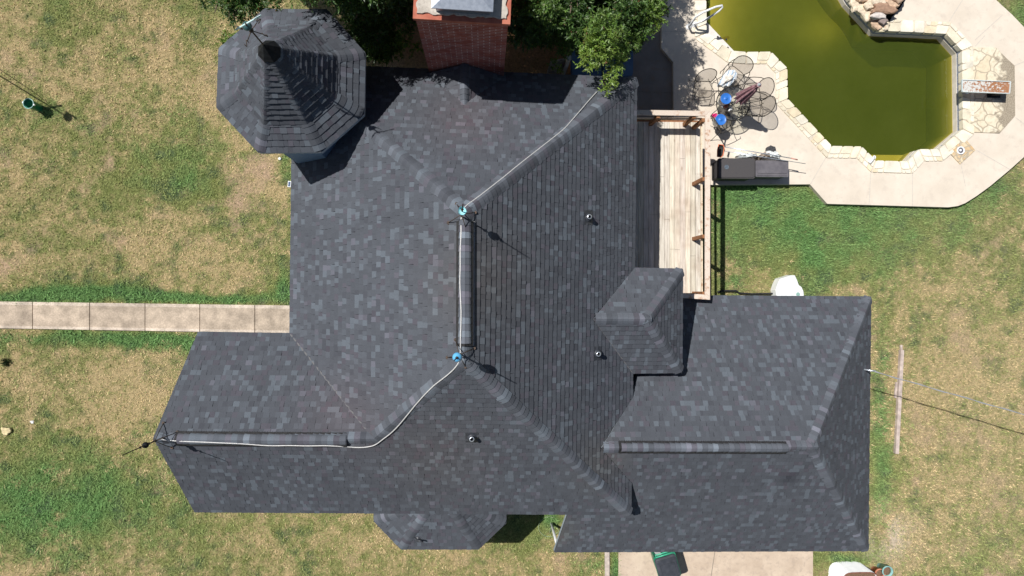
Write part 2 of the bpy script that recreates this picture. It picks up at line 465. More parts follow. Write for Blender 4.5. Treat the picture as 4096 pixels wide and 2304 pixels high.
# walkway slabs
mb = MB()
xs = [-260, -90, 130, 358, 580, 799, 1019, 1160, 1230]
def wl(x, top): return (1206 + (x / 1153.0) * 16) if top else (1313 + (x / 1153.0) * 20)
for i in range(len(xs) - 1):
    a_, b_ = xs[i] + 1.5, xs[i + 1] - 1.5
    t = random.uniform(.88, 1.08); cc = (.46 * t, .375 * t, .29 * t)
    mb.prism([P(a_, wl(a_, 1), .05).xy, P(a_, wl(a_, 0), .05).xy, P(b_, wl(b_, 0), .05).xy, P(b_, wl(b_, 1), .05).xy], -.05, .05, col=cc)
    # paler worn margins
    for s0, s1 in ((0, .12), (.9, 1)):
        ya0 = wl(a_, 1) + (wl(a_, 0) - wl(a_, 1)) * s0; ya1 = wl(a_, 1) + (wl(a_, 0) - wl(a_, 1)) * s1
        yb0 = wl(b_, 1) + (wl(b_, 0) - wl(b_, 1)) * s0; yb1 = wl(b_, 1) + (wl(b_, 0) - wl(b_, 1)) * s1
        mb.face([P(a_, ya1, .054), P(b_, yb1, .054), P(b_, yb0, .054), P(a_, ya0, .054)], (.58 * t, .49 * t, .40 * t))
mb.prism([P(-260, 1210, .02).xy, P(-260, 1310, .02).xy, P(1230, 1332, .02).xy, P(1230, 1225, .02).xy], -.05, .02, col=(.42, .355, .285))
o = mb.build('walkway', [M['walk']]); tag(o, kind='structure')
mb = MB()
mb.prism([P(2474, 2100, .03).xy, P(2474, 2700, .03).xy, P(3252, 2700, .03).xy, P(3252, 2100, .03).xy], -.08, .03)
strip([(2860, 2203), (2830, 2400)], .008, .034)
o = mb.build('driveway', [M['drive'], M['joint']]); tag(o, kind='structure')

# ------------------------------------------------------------------ pool
def dist_seg(x, y, a, b):
    ax, ay = a; bx, by = b; dx, dy = bx - ax, by - ay
    t = np.clip(((x - ax) * dx + (y - ay) * dy) / (dx * dx + dy * dy), 0, 1)
    return np.hypot(x - ax - t * dx, y - ay - t * dy)
WZ = -.26
pp0 = thing('swimming_pool', (P(3400, 350).x, P(3400, 350).y, 0), 'green murky swimming pool with angled stone coping beside the patio', 'swimming pool')
# floor: a height field inside the outline
minx = min(p[0] for p in pool); maxx = max(p[0] for p in pool); miny = min(p[1] for p in pool); maxy = max(p[1] for p in pool)
st = .09
ax_ = np.arange(minx - .2, maxx + .3, st); ay_ = np.arange(miny - .2, maxy + .3, st)
FX, FY = np.meshgrid(ax_, ay_, indexing='ij')
sc_ = F_PX / CAM_H
UX = 1940 + FX * sc_ ; UY = 1160 - FY * sc_            # approximate photo pixels at ground level
# blend in the sheared tilt by using the exact mapping of two references is unnecessary here
depth = .27 + .95 * (1 - np.exp(-(np.clip(UX - 2870, 0, 9999) / 250) ** 1.5))
depth *= 1 - .25 * np.exp(-((UY + 150) / 260) ** 2)
dright = (pool[17][0] - FX)
depth *= 1 - .42 * np.exp(-(((UX - 3400) / 130) ** 2 + ((UY - 70) / 110) ** 2))
d_br = dist_seg(FX, FY, pool[15], pool[16]); pass
d_tr = dist_seg(FX, FY, pool[17], pool[18]); pass
d_rock = dist_seg(FX, FY, pool[20], pool[21]); pass
d_l = np.minimum(dist_seg(FX, FY, pool[1], pool[2]), dist_seg(FX, FY, pool[2], pool[3]))
depth = np.where(d_l < .26, .22, depth)
depth = np.where(dist_seg(FX, FY, pool[0], pool[1]) < .22, .22, depth)
s1 = P(3550, 610, WZ)
depth = np.where(FY < s1.y, .25, depth)
FZ = WZ - depth
ii = np.arange(FX.size).reshape(FX.shape)
qq = np.stack([ii[:-1, :-1], ii[1:, :-1], ii[1:, 1:], ii[:-1, 1:]], -1).reshape(-1, 4)
inn = inpoly(FX, FY, offset_poly(pool, .12)).reshape(-1)
qq = qq[inn[qq].all(axis=1)]
mb = MB()
fv = np.stack([FX, FY, FZ], -1).reshape(-1, 3)
mb.add([tuple(v) for v in fv], [tuple(int(k) for k in f) for f in qq], sm=False)
M['floor'] = mat2('algae_plaster', (.70, .52, .07), (.80, .60, .10), 2.5, .9, lo=.3, hi=.7)
mb.build('pool_floor', M['floor'], pp0)
# walls: tile band, then plaster
mb = MB()
n = len(pool)
for i in range(n):
    a_, b_ = pool[i], pool[(i + 1) % n]
    mb.face([(a_[0], a_[1], -.06), (b_[0], b_[1], -.06), (b_[0], b_[1], .1), (a_[0], a_[1], .1)], mi=0)
pin = offset_poly(pool, -.012)
for i in range(n):
    a_, b_ = pin[i], pin[(i + 1) % n]; c_, d_ = pool[i], pool[(i + 1) % n]
    mb.face([(a_[0], a_[1], -3.6), (b_[0], b_[1], -3.6), (b_[0], b_[1], WZ + .015), (a_[0], a_[1], WZ + .015)], mi=2)
    mb.face([(a_[0], a_[1], WZ + .015), (b_[0], b_[1], WZ + .015), (b_[0], b_[1], -.06), (a_[0], a_[1], -.06)], mi=1)
    mb.face([(a_[0], a_[1], -.06), (b_[0], b_[1], -.06), (d_[0], d_[1], -.06), (c_[0], c_[1], -.06)], mi=1)
m, nt, b = newmat('blue_waterline_tile'); oc = obj_coord(nt)
vo = node(nt, 'ShaderNodeTexVoronoi'); vo.inputs['Scale'].default_value = 26; nt.links.new(oc, vo.inputs['Vector'])
nt.links.new(mixc(nt, ramp(nt, vo.outputs['Distance'], .1, .6), (.10, .14, .26), (.34, .36, .42)), b.inputs['Base Color']); b.inputs['Roughness'].default_value = .4
M['tile'] = m
M['plaster'] = mat2('pool_plaster', (.62, .56, .46), (.74, .68, .58), 5, .85)
mb.build('pool_wall', [M['tile'], M['plaster'], M['floor']], pp0)
# dry ledge at the handrail corner
mb = MB()
led = [P(2823, 84, -.2), P(2824, 132, -.2), P(2925, 206, -.2), P(2938, 206, -.2)]
mb.prism([p.xy for p in led], -1.2, WZ + .06)
for (u, v) in ((2871, 148), (2911, 191), (2905, 158)):
    p = P(u, v, WZ + .06); mb.lathe((p.x, p.y, WZ + .061), [(.03, 0), (.03, .004)], 10, mi=1)
mb.build('entry_ledge', [mat2('ledge_plaster', (.66, .62, .57), (.74, .70, .65), 9, .85), M['vent_black']], pp0)
# water: one closed body, clear surface over absorbing green water, with a little suspended algae
mb = MB()
win = offset_poly(pool, -.014)
mb.prism([tuple(p) for p in win], -3.5, WZ, bottom=True)
k = len(mb.f)
m = bpy.data.materials.new('murky_green_water'); m.use_nodes = True; nt = m.node_tree; nt.nodes.clear()
out = nt.nodes.new('ShaderNodeOutputMaterial'); tr = nt.nodes.new('ShaderNodeBsdfTransparent'); df = nt.nodes.new('ShaderNodeBsdfDiffuse')
geo = nt.nodes.new('ShaderNodeNewGeometry'); nn = noise(nt, .8, 4, geo.outputs['Position'])
nt.links.new(mixc(nt, ramp(nt, nn, .35, .65), (.112, .158, .022), (.132, .178, .028)), df.inputs['Color'])
gl = nt.nodes.new('ShaderNodeBsdfGlossy'); gl.inputs['Roughness'].default_value = .04
m1 = nt.nodes.new('ShaderNodeMixShader'); m1.inputs[0].default_value = .34
m2_ = nt.nodes.new('ShaderNodeMixShader'); fr = nt.nodes.new('ShaderNodeFresnel'); fr.inputs['IOR'].default_value = 1.33
bp = nt.nodes.new('ShaderNodeBump'); bp.inputs['Strength'].default_value = .08; bp.inputs['Distance'].default_value = .02
nt.links.new(noise(nt, 5, 3, geo.outputs['Position']), bp.inputs['Height'])
nt.links.new(bp.outputs[0], gl.inputs['Normal']); nt.links.new(bp.outputs[0], fr.inputs['Normal'])
nt.links.new(tr.outputs[0], m1.inputs[1]); nt.links.new(df.outputs[0], m1.inputs[2])
nt.links.new(fr.outputs[0], m2_.inputs[0]); nt.links.new(m1.outputs[0], m2_.inputs[1]); nt.links.new(gl.outputs[0], m2_.inputs[2])
va = nt.nodes.new('ShaderNodeVolumeAbsorption'); va.inputs['Color'].default_value = (.33, .385, .06, 1); va.inputs['Density'].default_value = 1.95
bf = nt.nodes.new('ShaderNodeMixShader'); t2_ = nt.nodes.new('ShaderNodeBsdfTransparent'); nt.links.new(geo.outputs['Backfacing'], bf.inputs[0]); nt.links.new(m2_.outputs[0], bf.inputs[1]); nt.links.new(t2_.outputs[0], bf.inputs[2])
nt.links.new(bf.outputs[0], out.inputs['Surface']); nt.links.new(va.outputs[0], out.inputs['Volume'])
mb.build('pool_water', m, pp0)
# coping stones
mb = MB()
CT = PZ + .035
def stone(poly2, z0, z1, col):
    c = sum((Vector(p) for p in poly2), Vector((0, 0))) / len(poly2)
    pts = []
    for i, p in enumerate(poly2):                       # knock the corners off
        p = Vector(p); a_ = Vector(poly2[i - 1]); b_ = Vector(poly2[(i + 1) % len(poly2)])
        ca = min(.04, (a_ - p).length * .3) * random.uniform(.3, 1); cb = min(.04, (b_ - p).length * .3) * random.uniform(.3, 1)
        pts += [p + (a_ - p).normalized() * ca, p + (b_ - p).normalized() * cb]
    pts = [c + (p - c) * .985 for p in pts]
    area = sum(pts[i - 1][0] * pts[i][1] - pts[i][0] * pts[i - 1][1] for i in range(len(pts)))
    if area < 0: pts.reverse()
    top = [(p.x, p.y, z1) for p in [c + (p - c) * .97 for p in pts]]
    mb.face(top, col)
    N = len(pts)
    for i in range(N):
        a_, b_ = pts[i], pts[(i + 1) % N]
        mb.face([(a_.x, a_.y, z0), (b_.x, b_.y, z0), top[(i + 1) % N], top[i]], col)
def stone_col():
    r = random.random()
    if r < .16: base = (.74, .64, .46)
    elif r < .45: base = (.75, .68, .53)
    else: base = (.78, .73, .61)
    t = random.uniform(.9, 1.08); return tuple(v * t for v in base)
area = sum(pool[i - 1][0] * pool[i][1] - pool[i][0] * pool[i - 1][1] for i in range(n))
inner = offset_poly(pool, -.02)
for i in range(n):
    a_, b_ = Vector(inner[i]), Vector(inner[(i + 1) % n]); c_, d_ = Vector(cop_out[i]), Vector(cop_out[(i + 1) % n])
    if i in (22, 23): continue
    if i == 15:                                        # widened stone shoulder by the skimmer
        pass
    L = (b_ - a_).length; k = max(1, round(L / .33)); cuts = [0]
    for j in range(1, k): cuts.append((j + random.uniform(-.28, .28)) / k)
    cuts.append(1)
    for s0, s1 in zip(cuts, cuts[1:]):
        g = .008 / L; s0 += g; s1 -= g; sk = random.uniform(-.03, .03)
        t0 = min(max(s0 + sk, 0), 1); t1 = min(max(s1 + random.uniform(-.03, .03), 0), 1)
        i0, i1 = a_.lerp(b_, s0), a_.lerp(b_, s1); o0, o1 = c_.lerp(d_, t0), c_.lerp(d_, t1)
        if random.random() < .35:
            stone([i0, i1, o1, o0], .04, CT + random.uniform(-.006, .006), stone_col())
        else:
            f = random.uniform(.6, .78); f2 = f + random.uniform(-.08, .08)
            stone([i0, i1, i1.lerp(o1, f), i0.lerp(o0, f2)], .04, CT + random.uniform(-.006, .006), stone_col())
            h = random.uniform(.3, .7); A0, A1 = i0.lerp(o0, f2 + .04), i1.lerp(o1, f + .04)
            stone([A0, A0.lerp(A1, h - .02), o0.lerp(o1, h - .02), o0], .04, CT + random.uniform(-.008, .004), stone_col())
            stone([A0.lerp(A1, h + .02), A1, o1, o0.lerp(o1, h + .02)], .04, CT + random.uniform(-.008, .004), stone_col())
M['stone'] = tone_mat('cream_limestone', .85, 40, .10, .5, big=3.5, bigamt=.16)
mb.build('coping_stone', M['stone'], pp0)['label'] = 'cream limestone coping round the pool edge'
mb = MB()
mb.prism([tuple(p) for p in cop_out], .03, PZ + .012, holes=[[tuple(p) for p in offset_poly(pool, .01)]])
mb.build('mortar_bed', mat2('mortar', (.54, .48, .39), (.66, .59, .49), 18, .95, bs=.3), pp0)
# flagstone apron under the diving board (voronoi stones) and the skimmer pad
def flag_mat(name, scale, pale, warm, grit, gritlo, gw=.045):
    m, nt, b = newmat(name); oc = obj_coord(nt)
    wv = nt.nodes.new('ShaderNodeVectorMath'); wv.operation = 'ADD'
    nn_ = nt.nodes.new('ShaderNodeTexNoise'); nn_.inputs['Scale'].default_value = 2.2; nt.links.new(oc, nn_.inputs['Vector'])
    sc2 = nt.nodes.new('ShaderNodeVectorMath'); sc2.operation = 'SCALE'; sc2.inputs['Scale'].default_value = .35
    nt.links.new(nn_.outputs['Color'], sc2.inputs[0]); nt.links.new(oc, wv.inputs[0]); nt.links.new(sc2.outputs[0], wv.inputs[1])
    v1 = node(nt, 'ShaderNodeTexVoronoi', feature='DISTANCE_TO_EDGE'); v1.inputs['Scale'].default_value = scale
    v2 = node(nt, 'ShaderNodeTexVoronoi'); v2.inputs['Scale'].default_value = scale
    nt.links.new(wv.outputs[0], v1.inputs['Vector']); nt.links.new(wv.outputs[0], v2.inputs['Vector'])
    sep = nt.nodes.new('ShaderNodeSeparateColor'); nt.links.new(v2.outputs['Color'], sep.inputs[0])
    c = mixc(nt, sep.outputs[0], pale, warm)
    c = mixc(nt, ramp(nt, noise(nt, 9, 4, oc), .45, .75), c, tuple(v * .8 for v in warm))
    edge = ramp(nt, v1.outputs['Distance'], gw * .5, gw)
    c = mixc(nt, edge, (.46, .39, .29), c)
    # gravel and lichen grit washed over the outer part
    sx = nt.nodes.new('ShaderNodeSeparateXYZ'); nt.links.new(oc, sx.inputs[0])
    gm = nt.nodes.new('ShaderNodeMath'); gm.operation = 'ADD'; nt.links.new(ramp(nt, sx.outputs['X'], gritlo, gritlo + .9), gm.inputs[0])
    g2 = nt.nodes.new('ShaderNodeMath'); g2.operation = 'MULTIPLY'; g2.inputs[1].default_value = 1.6
    nt.links.new(noise(nt, 3.0, 4, oc), g2.inputs[0]); nt.links.new(g2.outputs[0], gm.inputs[1])
    gf = ramp(nt, gm.outputs[0], 1.25, 1.42)
    gn = noise(nt, 38, 4, oc, .8)
    c = mixc(nt, gf, c, mixc(nt, ramp(nt, gn, .35, .65), (.17, .14, .10), grit))
    nt.links.new(c, b.inputs['Base Color']); b.inputs['Roughness'].default_value = .9; bump(nt, b, edge, .6, .012); return m
mb = MB()
ap = [P(x, y, .2) for x, y in [(3870, 190), (3985, 190), (4030, 235), (4060, 262), (4062, 462), (4000, 532), (3900, 528), (3868, 520)]]
apc = sum(ap, Vector()) / len(ap)
mb.prism([(p.x - apc.x, p.y - apc.y) for p in ap], .1 - .19, .19 - .19)
apr = mb.build('flagstone_apron', flag_mat('flagstone', 2.6, (.76, .70, .56), (.70, .60, .43), (.50, .43, .33), -.3)); apr.location = (apc.x, apc.y, .19)
tag(apr, kind='structure')
mb = MB()
sk = [P(x, y, .2) for x, y in [(3856, 548), (3902, 600), (3842, 656), (3802, 614)]]
skc = sum(sk, Vector()) / 4
mb.prism([(p.x - skc.x, p.y - skc.y) for p in sk], -.09, .0)
so = mb.build('skimmer_pad', flag_mat('small_flagstone', 6, (.70, .60, .42), (.62, .42, .22), (.52, .30, .17), .6, .09)); so.location = (skc.x, skc.y, .19)
tag(so, kind='structure')

# ------------------------------------------------------------------ grass blades
HOUSE_FOOT = []   # filled in display pixels, ground level, where nothing can be seen
def keepout(x, y):
    bad = inpoly(x, y, [tuple(p) for p in offset_poly(patio, -.05)])
    bad |= inpoly(x, y, low)
    for q_ in ([D(-150, 764), D(-150, 822), D(790, 835), D(790, 772)], [D(1558, 1330), D(1558, 1700), D(2043, 1700), D(2043, 1330)],
               [D(760, 420), D(760, 830), D(560, 880), D(520, 1110), D(570, 1240), D(1010, 1250), D(1080, 1320), D(1150, 1320), D(1220, 1250), D(1400, 1250), D(1400, 1330), D(2090, 1330), D(2090, 790), D(1700, 760), D(1650, 300), D(950, 240)]):
        bad |= inpoly(x, y, [(p.x, p.y) for p in q_])
    return bad
NB = 430000
a0 = P(-60, 2400); b0 = P(4170, -60)
bx = rng.uniform(a0.x, b0.x, NB); by = rng.uniform(a0.y, b0.y, NB)
green, dirt, lush, blue = ground_mix(bx, by)
keep = (~keepout(bx, by)) & (rng.random(NB) < (1 - .85 * dirt) * (.45 + .55 * np.maximum(green, lush)))
bare_w = ell(bx, by, [(1090, 60, 230, 110, 1.3), (1400, 90, 260, 90, 1.3)])
keep &= ~(bare_w > .55)
bx = bx[keep]; by = by[keep]; green = green[keep]; lush = lush[keep]; n_ = len(bx)
ang = rng.uniform(0, 2 * np.pi, n_); ln = rng.uniform(.04, .10, n_) * (1 + .8 * lush); lean = rng.uniform(.3, 1.15, n_)
hh = ln * np.cos(lean); rr = ln * np.sin(lean); w = rng.uniform(.005, .011, n_)
dx, dy = np.cos(ang), np.sin(ang); oz = -.005
base = np.stack([bx, by, np.full(n_, oz)], -1)
v0 = base + np.stack([-dy * w, dx * w, np.zeros(n_)], -1); v1 = base - np.stack([-dy * w, dx * w, np.zeros(n_)], -1)
v2 = base + np.stack([dx * rr, dy * rr, hh], -1)
GB = 1.22
isg = rng.random(n_) < np.clip(green * 1.1 + .14, 0, 1)
gcol = C_OLIVE * (1 - lush[:, None]) + C_GREEN * lush[:, None]
colr = np.where(isg[:, None], gcol * rng.uniform(.7, 1.5, (n_, 1)), C_STRAW * rng.uniform(.7, 1.35, (n_, 1))) * GB
m, nt, b = newmat('grass_blade'); a = node(nt, 'ShaderNodeAttribute', attribute_name='tone')
nt.links.new(a.outputs['Color'], b.inputs['Base Color']); b.inputs['Roughness'].default_value = .7; b.inputs['Specular IOR Level'].default_value = .15
go = np_mesh('grass', np.stack([v0, v1, v2], 1).reshape(-1, 3), 3, colr, m); tag(go, kind='stuff', label='patchy green and straw coloured lawn blades all round the house', cat='grass')
# ================================================================== HOUSE
hb = P(1900, 1200, 0)
house = thing('house', (hb.x, hb.y, 0), 'large house with dark slate grey shingle roofs, octagonal turret and brick chimney', 'house')
ZE = 4.0; ZG = 2.15
# key points (display px, height)
NW = D(738, 160, ZE); NE = D(1602, 197, ZE); RN = D(1170, 530, 7.2); RS = D(1168, 905, 7.2)
J = D(940, 1103, 5.72); TIP = D(385, 1104, 5.72); WN = D(498, 835, ZE); V = D(730, 839, ZE); SW = D(490, 1286, ZE); SE = D(1587, 1295, ZE)
DN = D(1597, 674, ZE); DW = D(1493, 802, 4.95); DE = D(1628, 803, 4.95); DNE = D(1717, 677, ZE); DSE = D(1715, 937, ZE); DS = D(1591, 939, ZE)
GN = D(1592, 1000, ZE); GW = D(1513, 1127, 4.75); GS = D(1588, 1215, ZE)
GE = D(2045, 1124, 4.78); GNE = D(2190, 747, ZG); GSE = D(2183, 1385, ZG); GSW = D(1394, 1388, ZG)
GNW = P(2600, 1180, ZG)
GSW2 = D(1440, 1250, 3.55)
def fit(pts):
    A = np.array([[p.x, p.y, 1] for p in pts]); z = np.array([p.z for p in pts])
    s, *_ = np.linalg.lstsq(A, z, rcond=None); return s
def pz(pl, x, y): return pl[0] * x + pl[1] * y + pl[2]

def clip(poly, a, b):
    """keep the part of a 2-D polygon left of a->b"""
    out = []; n = len(poly)
    ex, ey = b[0] - a[0], b[1] - a[1]
    ds = [ex * (p[1] - a[1]) - ey * (p[0] - a[0]) for p in poly]
    for i in range(n):
        p, q = poly[i], poly[(i + 1) % n]; dp, dq = ds[i], ds[(i + 1) % n]
        if dp >= 0: out.append(p)
        if (dp >= 0) != (dq >= 0):
            t = dp / (dp - dq); out.append((p[0] + (q[0] - p[0]) * t, p[1] + (q[1] - p[1]) * t))
    return out
def tab_col(r=random):
    k = r.random()
    if k < .15: c = (.110, .128, .152)
    elif k < .30: c = (.089, .100, .119)
    elif k < .38: c = (.067, .073, .088)
    else: c = (.077, .085, .101)
    if r.random() < .14: c = (c[0] * 1.08, c[1] * .97, c[2] * 1.0)
    t = r.uniform(.94, 1.06); return (c[0] * t, c[1] * t, c[2] * t)
EXPO = .128
STAINS = [(D(1984, 1212, 4.2), .16, (.55, .55, .58)), (P(1872, 470, 4.9), .8, (1.16, 1.0, .97)), (D(1205, 700, 6.9), .9, (1.13, 1.02, .92)), (D(1510, 1165, 4.6), .6, (1.2, 1.1, .98)), (D(1385, 1340, 2.6), .5, (1.2, 1.1, .92)), (D(870, 1040, 5.3), .8, (1.14, 1.0, .98)), (D(1090, 1150, 5.4), 1.1, (1.08, 1.0, .94))]
def stain(p, c):
    for q, r, m in STAINS:
        d = (p.xy - q.xy).length / r
        if d < 2: f = math.exp(-d * d); c = tuple(v * (1 + (k - 1) * f) for v, k in zip(c, m))
    return c
under_polys = []                       # for ray casting
def shingle_plane(mb, pts, pl=None, expo=EXPO, wmin=.085, wmax=.14, flare=0, thick=.014):
    """lay individual shingle tabs over the (possibly non-convex) outline pts"""
    if pl is None: pl = fit(pts)
    n = Vector((-pl[0], -pl[1], 1)).normalized()
    down = Vector((pl[0], pl[1], 0)); s2 = down.length
    up = Vector((pl[0], pl[1], s2 * s2)).normalized(); u = up.cross(n).normalized()   # u along the eave
    o = Vector((pts[0].x, pts[0].y, pz(pl, pts[0].x, pts[0].y)))
    P2 = [((q - o).dot(u), (q - o).dot(up)) for q in pts]
    tris = tessellate_polygon([[Vector((a, b, 0)) for a, b in P2]])
    T = []
    for t in tris:
        a, b, c = [P2[i] for i in t]
        if (b[0] - a[0]) * (c[1] - a[1]) - (b[1] - a[1]) * (c[0] - a[0]) < 0: b, c = c, b
        T.append((a, b, c, min(a[1], b[1], c[1]), max(a[1], b[1], c[1]), min(a[0], b[0], c[0]), max(a[0], b[0], c[0])))
    u0 = min(p[0] for p in P2); u1 = max(p[0] for p in P2); v0 = min(p[1] for p in P2); v1 = max(p[1] for p in P2)
    base = math.floor(v0 / expo) * expo
    def W(a, b, h): return o + u * a + up * b + n * h
    v = v0
    while v < v1 - 1e-4:
        ve = v + expo
        x = u0 - random.uniform(0, .3)
        strip_t = [t for t in T if t[3] < ve and t[4] > v]
        phase = random.random(); prev_thick = False
        while x < u1:
            w = random.uniform(wmin, wmax)
            if random.random() < .10: w *= .55
            xe = x + w; sk = random.uniform(-.008, .008)
            col = tab_col(); cw_ = W(x, v, 0); col = stain(cw_, col); top_tab = (random.random() < .48) and not prev_thick; prev_thick = top_tab
            th = thick + (.0055 if top_tab else 0) + random.uniform(-.001, .001)
            rect = [(x, v), (xe, v), (xe + sk, ve), (x + sk, ve)]
            for t in strip_t:
                if t[6] < x or t[5] > xe: continue
                pg = clip(clip(clip(rect, t[0], t[1]), t[1], t[2]), t[2], t[0])
                if len(pg) < 3: continue
                def H(q): return .0015 + th * (1 - (q[1] - v) / expo) + .002
                ps = [W(q[0], q[1], H(q)) for q in pg]
                mb.face(ps, col)
                N = len(pg)
                for i in range(N):
                    a, b = pg[i], pg[(i + 1) % N]
                    if abs(a[1] - v) < 1e-6 and abs(b[1] - v) < 1e-6 and abs(a[0] - b[0]) > 1e-5:
                        mb.face([W(a[0], a[1], -.012), W(b[0], b[1], -.012), W(b[0], b[1], H(b)), W(a[0], a[1], H(a))], tuple(c_ * .35 for c_ in col))  # butt edges darkened, shade lines between courses put into the colour
                    elif top_tab and ((abs(a[0] - xe) < .01 and abs(b[0] - xe) < .01) or (abs(a[0] - x) < .01 and abs(b[0] - x) < .01)) and abs(a[1] - b[1]) > .02:
                        mb.face([W(a[0], a[1], -.004), W(b[0], b[1], -.004), W(b[0], b[1], H(b)), W(a[0], a[1], H(a))], col)
            x = xe
        v = ve
    under_polys.append([Vector((q.x, q.y, pz(pl, q.x, q.y))) for q in pts])
    return pl
def deck_slab(mb, pts, pl, drop=.014, th=.16, mi=0):
    """sheathing below the shingles with a fascia edge"""
    tris = tessellate_polygon([[Vector((p.x, p.y, 0)) for p in pts]])
    top = [Vector((p.x, p.y, pz(pl, p.x, p.y) - drop)) for p in pts]; bot = [p - Vector((0, 0, th)) for p in top]
    for t in tris:
        a, b, c = [top[i] for i in t]
        if (b - a).cross(c - a).z < 0: t = (t[0], t[2], t[1])
        mb.add([top[i] for i in t], [(0, 1, 2)], mi=0); mb.add([bot[i] for i in t], [(2, 1, 0)], mi=mi)
    n = len(pts); area = sum(pts[i - 1].x * pts[i].y - pts[i].x * pts[i - 1].y for i in range(n))
    for i in range(n):
        a, b = (i, (i + 1) % n) if area > 0 else ((i + 1) % n, i)
        mb.face([bot[a], bot[b], top[b], top[a]], mi=1)
def caps(mb, p0, p1, nl, nr, w=.14, expo=.118, lift=.026, start=0.05, end=0.0, bright=1.07):
    """overlapping bent cap shingles from the low end p0 to the high end p1; nl, nr are the two slope normals"""
    t = (p1 - p0); L = t.length; t.normalize()
    def side(nv, other):
        d = nv.cross(t).normalized()
        if d.dot(nv) > 0: pass
        # pick the direction that runs down, away from the other slope
        if d.dot(other) < 0: d = -d
        return d if d.dot(other) > 0 else -d
    dl, dr = side(nl, nr), side(nr, nl)
    # a direction lying in the left slope has a negative dot with the right slope's normal when it runs away
    dl = dl if dl.dot(nr) < 0 else -dl; dr = dr if dr.dot(nl) < 0 else -dr
    upv = (nl + nr).normalized(); s = start
    while s < L - end:
        e = min(s + expo * 1.35, L - end + .02)
        col = tab_col(); kk = random.choice((1.0, 1.1, 1.25, 1.45)) * bright; col = tuple(min(1, c * kk) for c in col)
        jw = random.uniform(-.008, .008)
        def sec(q, h, ww):
            return [q + dl * ww + nl * h * .6, q + dl * ww * .55 + nl * h, q + dl * ww * .22 + nl * (h + .004), q + upv * (h + .004), q + dr * ww * .22 + nr * (h + .004), q + dr * ww * .55 + nr * h, q + dr * ww + nr * h * .6]
        A = sec(p0 + t * s, lift + .008, w + jw); B = sec(p0 + t * e, lift - .004, w + jw - .004)
        for i in range(6): mb.face([A[i], A[i + 1], B[i + 1], B[i]], col, sm=False)
        G = sec(p0 + t * s, lift - .012, w + jw)
        for i in range(6): mb.face([G[i], G[i + 1], A[i + 1], A[i]], tuple(c * .6 for c in col))
        Z = sec(p0 + t * e, lift - .014, w + jw - .004)
        mb.face([A[0], B[0], Z[0], G[0]], col); mb.face([G[6], Z[6], B[6], A[6]], col)
        s += expo
def nrm(pl): return Vector((-pl[0], -pl[1], 1)).normalized()

# --- main roof
roof = MB(); slab = MB()
W_pts = [NW, V, J, RS, RN]
W_pl = fit([NW, V, RS, RN, D(727, 700, ZE), J])
E_pl = fit([NE, D(1588, 1100, ZE), SE, RS, RN])
S_pl = fit([SW, SE, RS, J, TIP])
N_pl = fit([NW, NE, RN])
WN_pl = fit([WN, V, J, TIP])
shingle_plane(roof, W_pts, W_pl); deck_slab(slab, W_pts, W_pl)
E_pts = [RN, RS, SE, GS, GW, GN, DS, DW, DN, NE]
shingle_plane(roof, E_pts, E_pl); deck_slab(slab, [RN, RS, SE, NE], E_pl)
S_pts = [SW, SE, RS, J, TIP]
shingle_plane(roof, S_pts, S_pl); deck_slab(slab, S_pts, S_pl)
shingle_plane(roof, [NE, NW, RN], N_pl); deck_slab(slab, [NE, NW, RN], N_pl)
shingle_plane(roof, [WN, V, J, TIP][::-1], WN_pl); deck_slab(slab, [WN, V, J, TIP], WN_pl)
# dormer wing over the deck
dN = fit([DN, DNE, DE, DW]); dE = fit([DNE, DSE, DE]); dS = fit([DSE, DS, DW, DE])
shingle_plane(roof, [DN, DW, DE, DNE], dN); shingle_plane(roof, [DNE, DE, DSE], dE); shingle_plane(roof, [DSE, DE, DW, DS], dS)
deck_slab(slab, [DN, DW, DE, DNE], dN, th=.14); deck_slab(slab, [DNE, DE, DSE], dE, th=.14); deck_slab(slab, [DSE, DE, DW, DS], dS, th=.14)
# caps
nW, nE, nS, nN, nWN = map(nrm, (W_pl, E_pl, S_pl, N_pl, WN_pl))
def rz(p, *pls):
    return Vector((p.x, p.y, max(pz(pl, p.x, p.y) for pl in pls)))
def isect(p, pa, pb):
    return Vector((p.x, p.y, (pz(pa, p.x, p.y) + pz(pb, p.x, p.y)) / 2))
caps(roof, isect(NE, E_pl, N_pl), isect(RN, E_pl, N_pl), nE, nN, w=.17)
caps(roof, isect(D(800, 214, 4.4), W_pl, N_pl), isect(RN, W_pl, N_pl), nW, nN, w=.15)
caps(roof, isect(SE, E_pl, S_pl), isect(RS, E_pl, S_pl), nE, nS, w=.15)
caps(roof, isect(J, W_pl, S_pl), isect(RS, W_pl, S_pl), nW, nS, w=.15)
caps(roof, isect(RS, W_pl, E_pl), isect(RN, W_pl, E_pl), nE, nW, w=.15)
caps(roof, isect(TIP, WN_pl, S_pl), isect(J, WN_pl, S_pl) + (J - TIP).normalized() * .1, nWN, nS, w=.14)
caps(roof, isect(DNE, dN, dE), isect(DE, dN, dE), nrm(dN), nrm(dE), w=.15)
caps(roof, isect(DSE, dS, dE), isect(DE, dS, dE), nrm(dS), nrm(dE), w=.15)
caps(roof, isect(DW, dN, dS), isect(DE, dN, dS) + (DE - DW).normalized() * .08, nrm(dN), nrm(dS), w=.15, lift=.024)
def valley(a, b, w=.017):
    d = (b - a).normalized(); n = Vector((-d.y, d.x, 0)).normalized() * w
    k = 14
    for i in range(k):
        p, q = a.lerp(b, i / k) + Vector((0, 0, .022)), a.lerp(b, (i + 1) / k) + Vector((0, 0, .022)); s_ = random.uniform(.75, 1.0)
        roof.face([p - n * s_, q - n * s_, q + n * s_, p + n * s_], (.145, .145, .15))
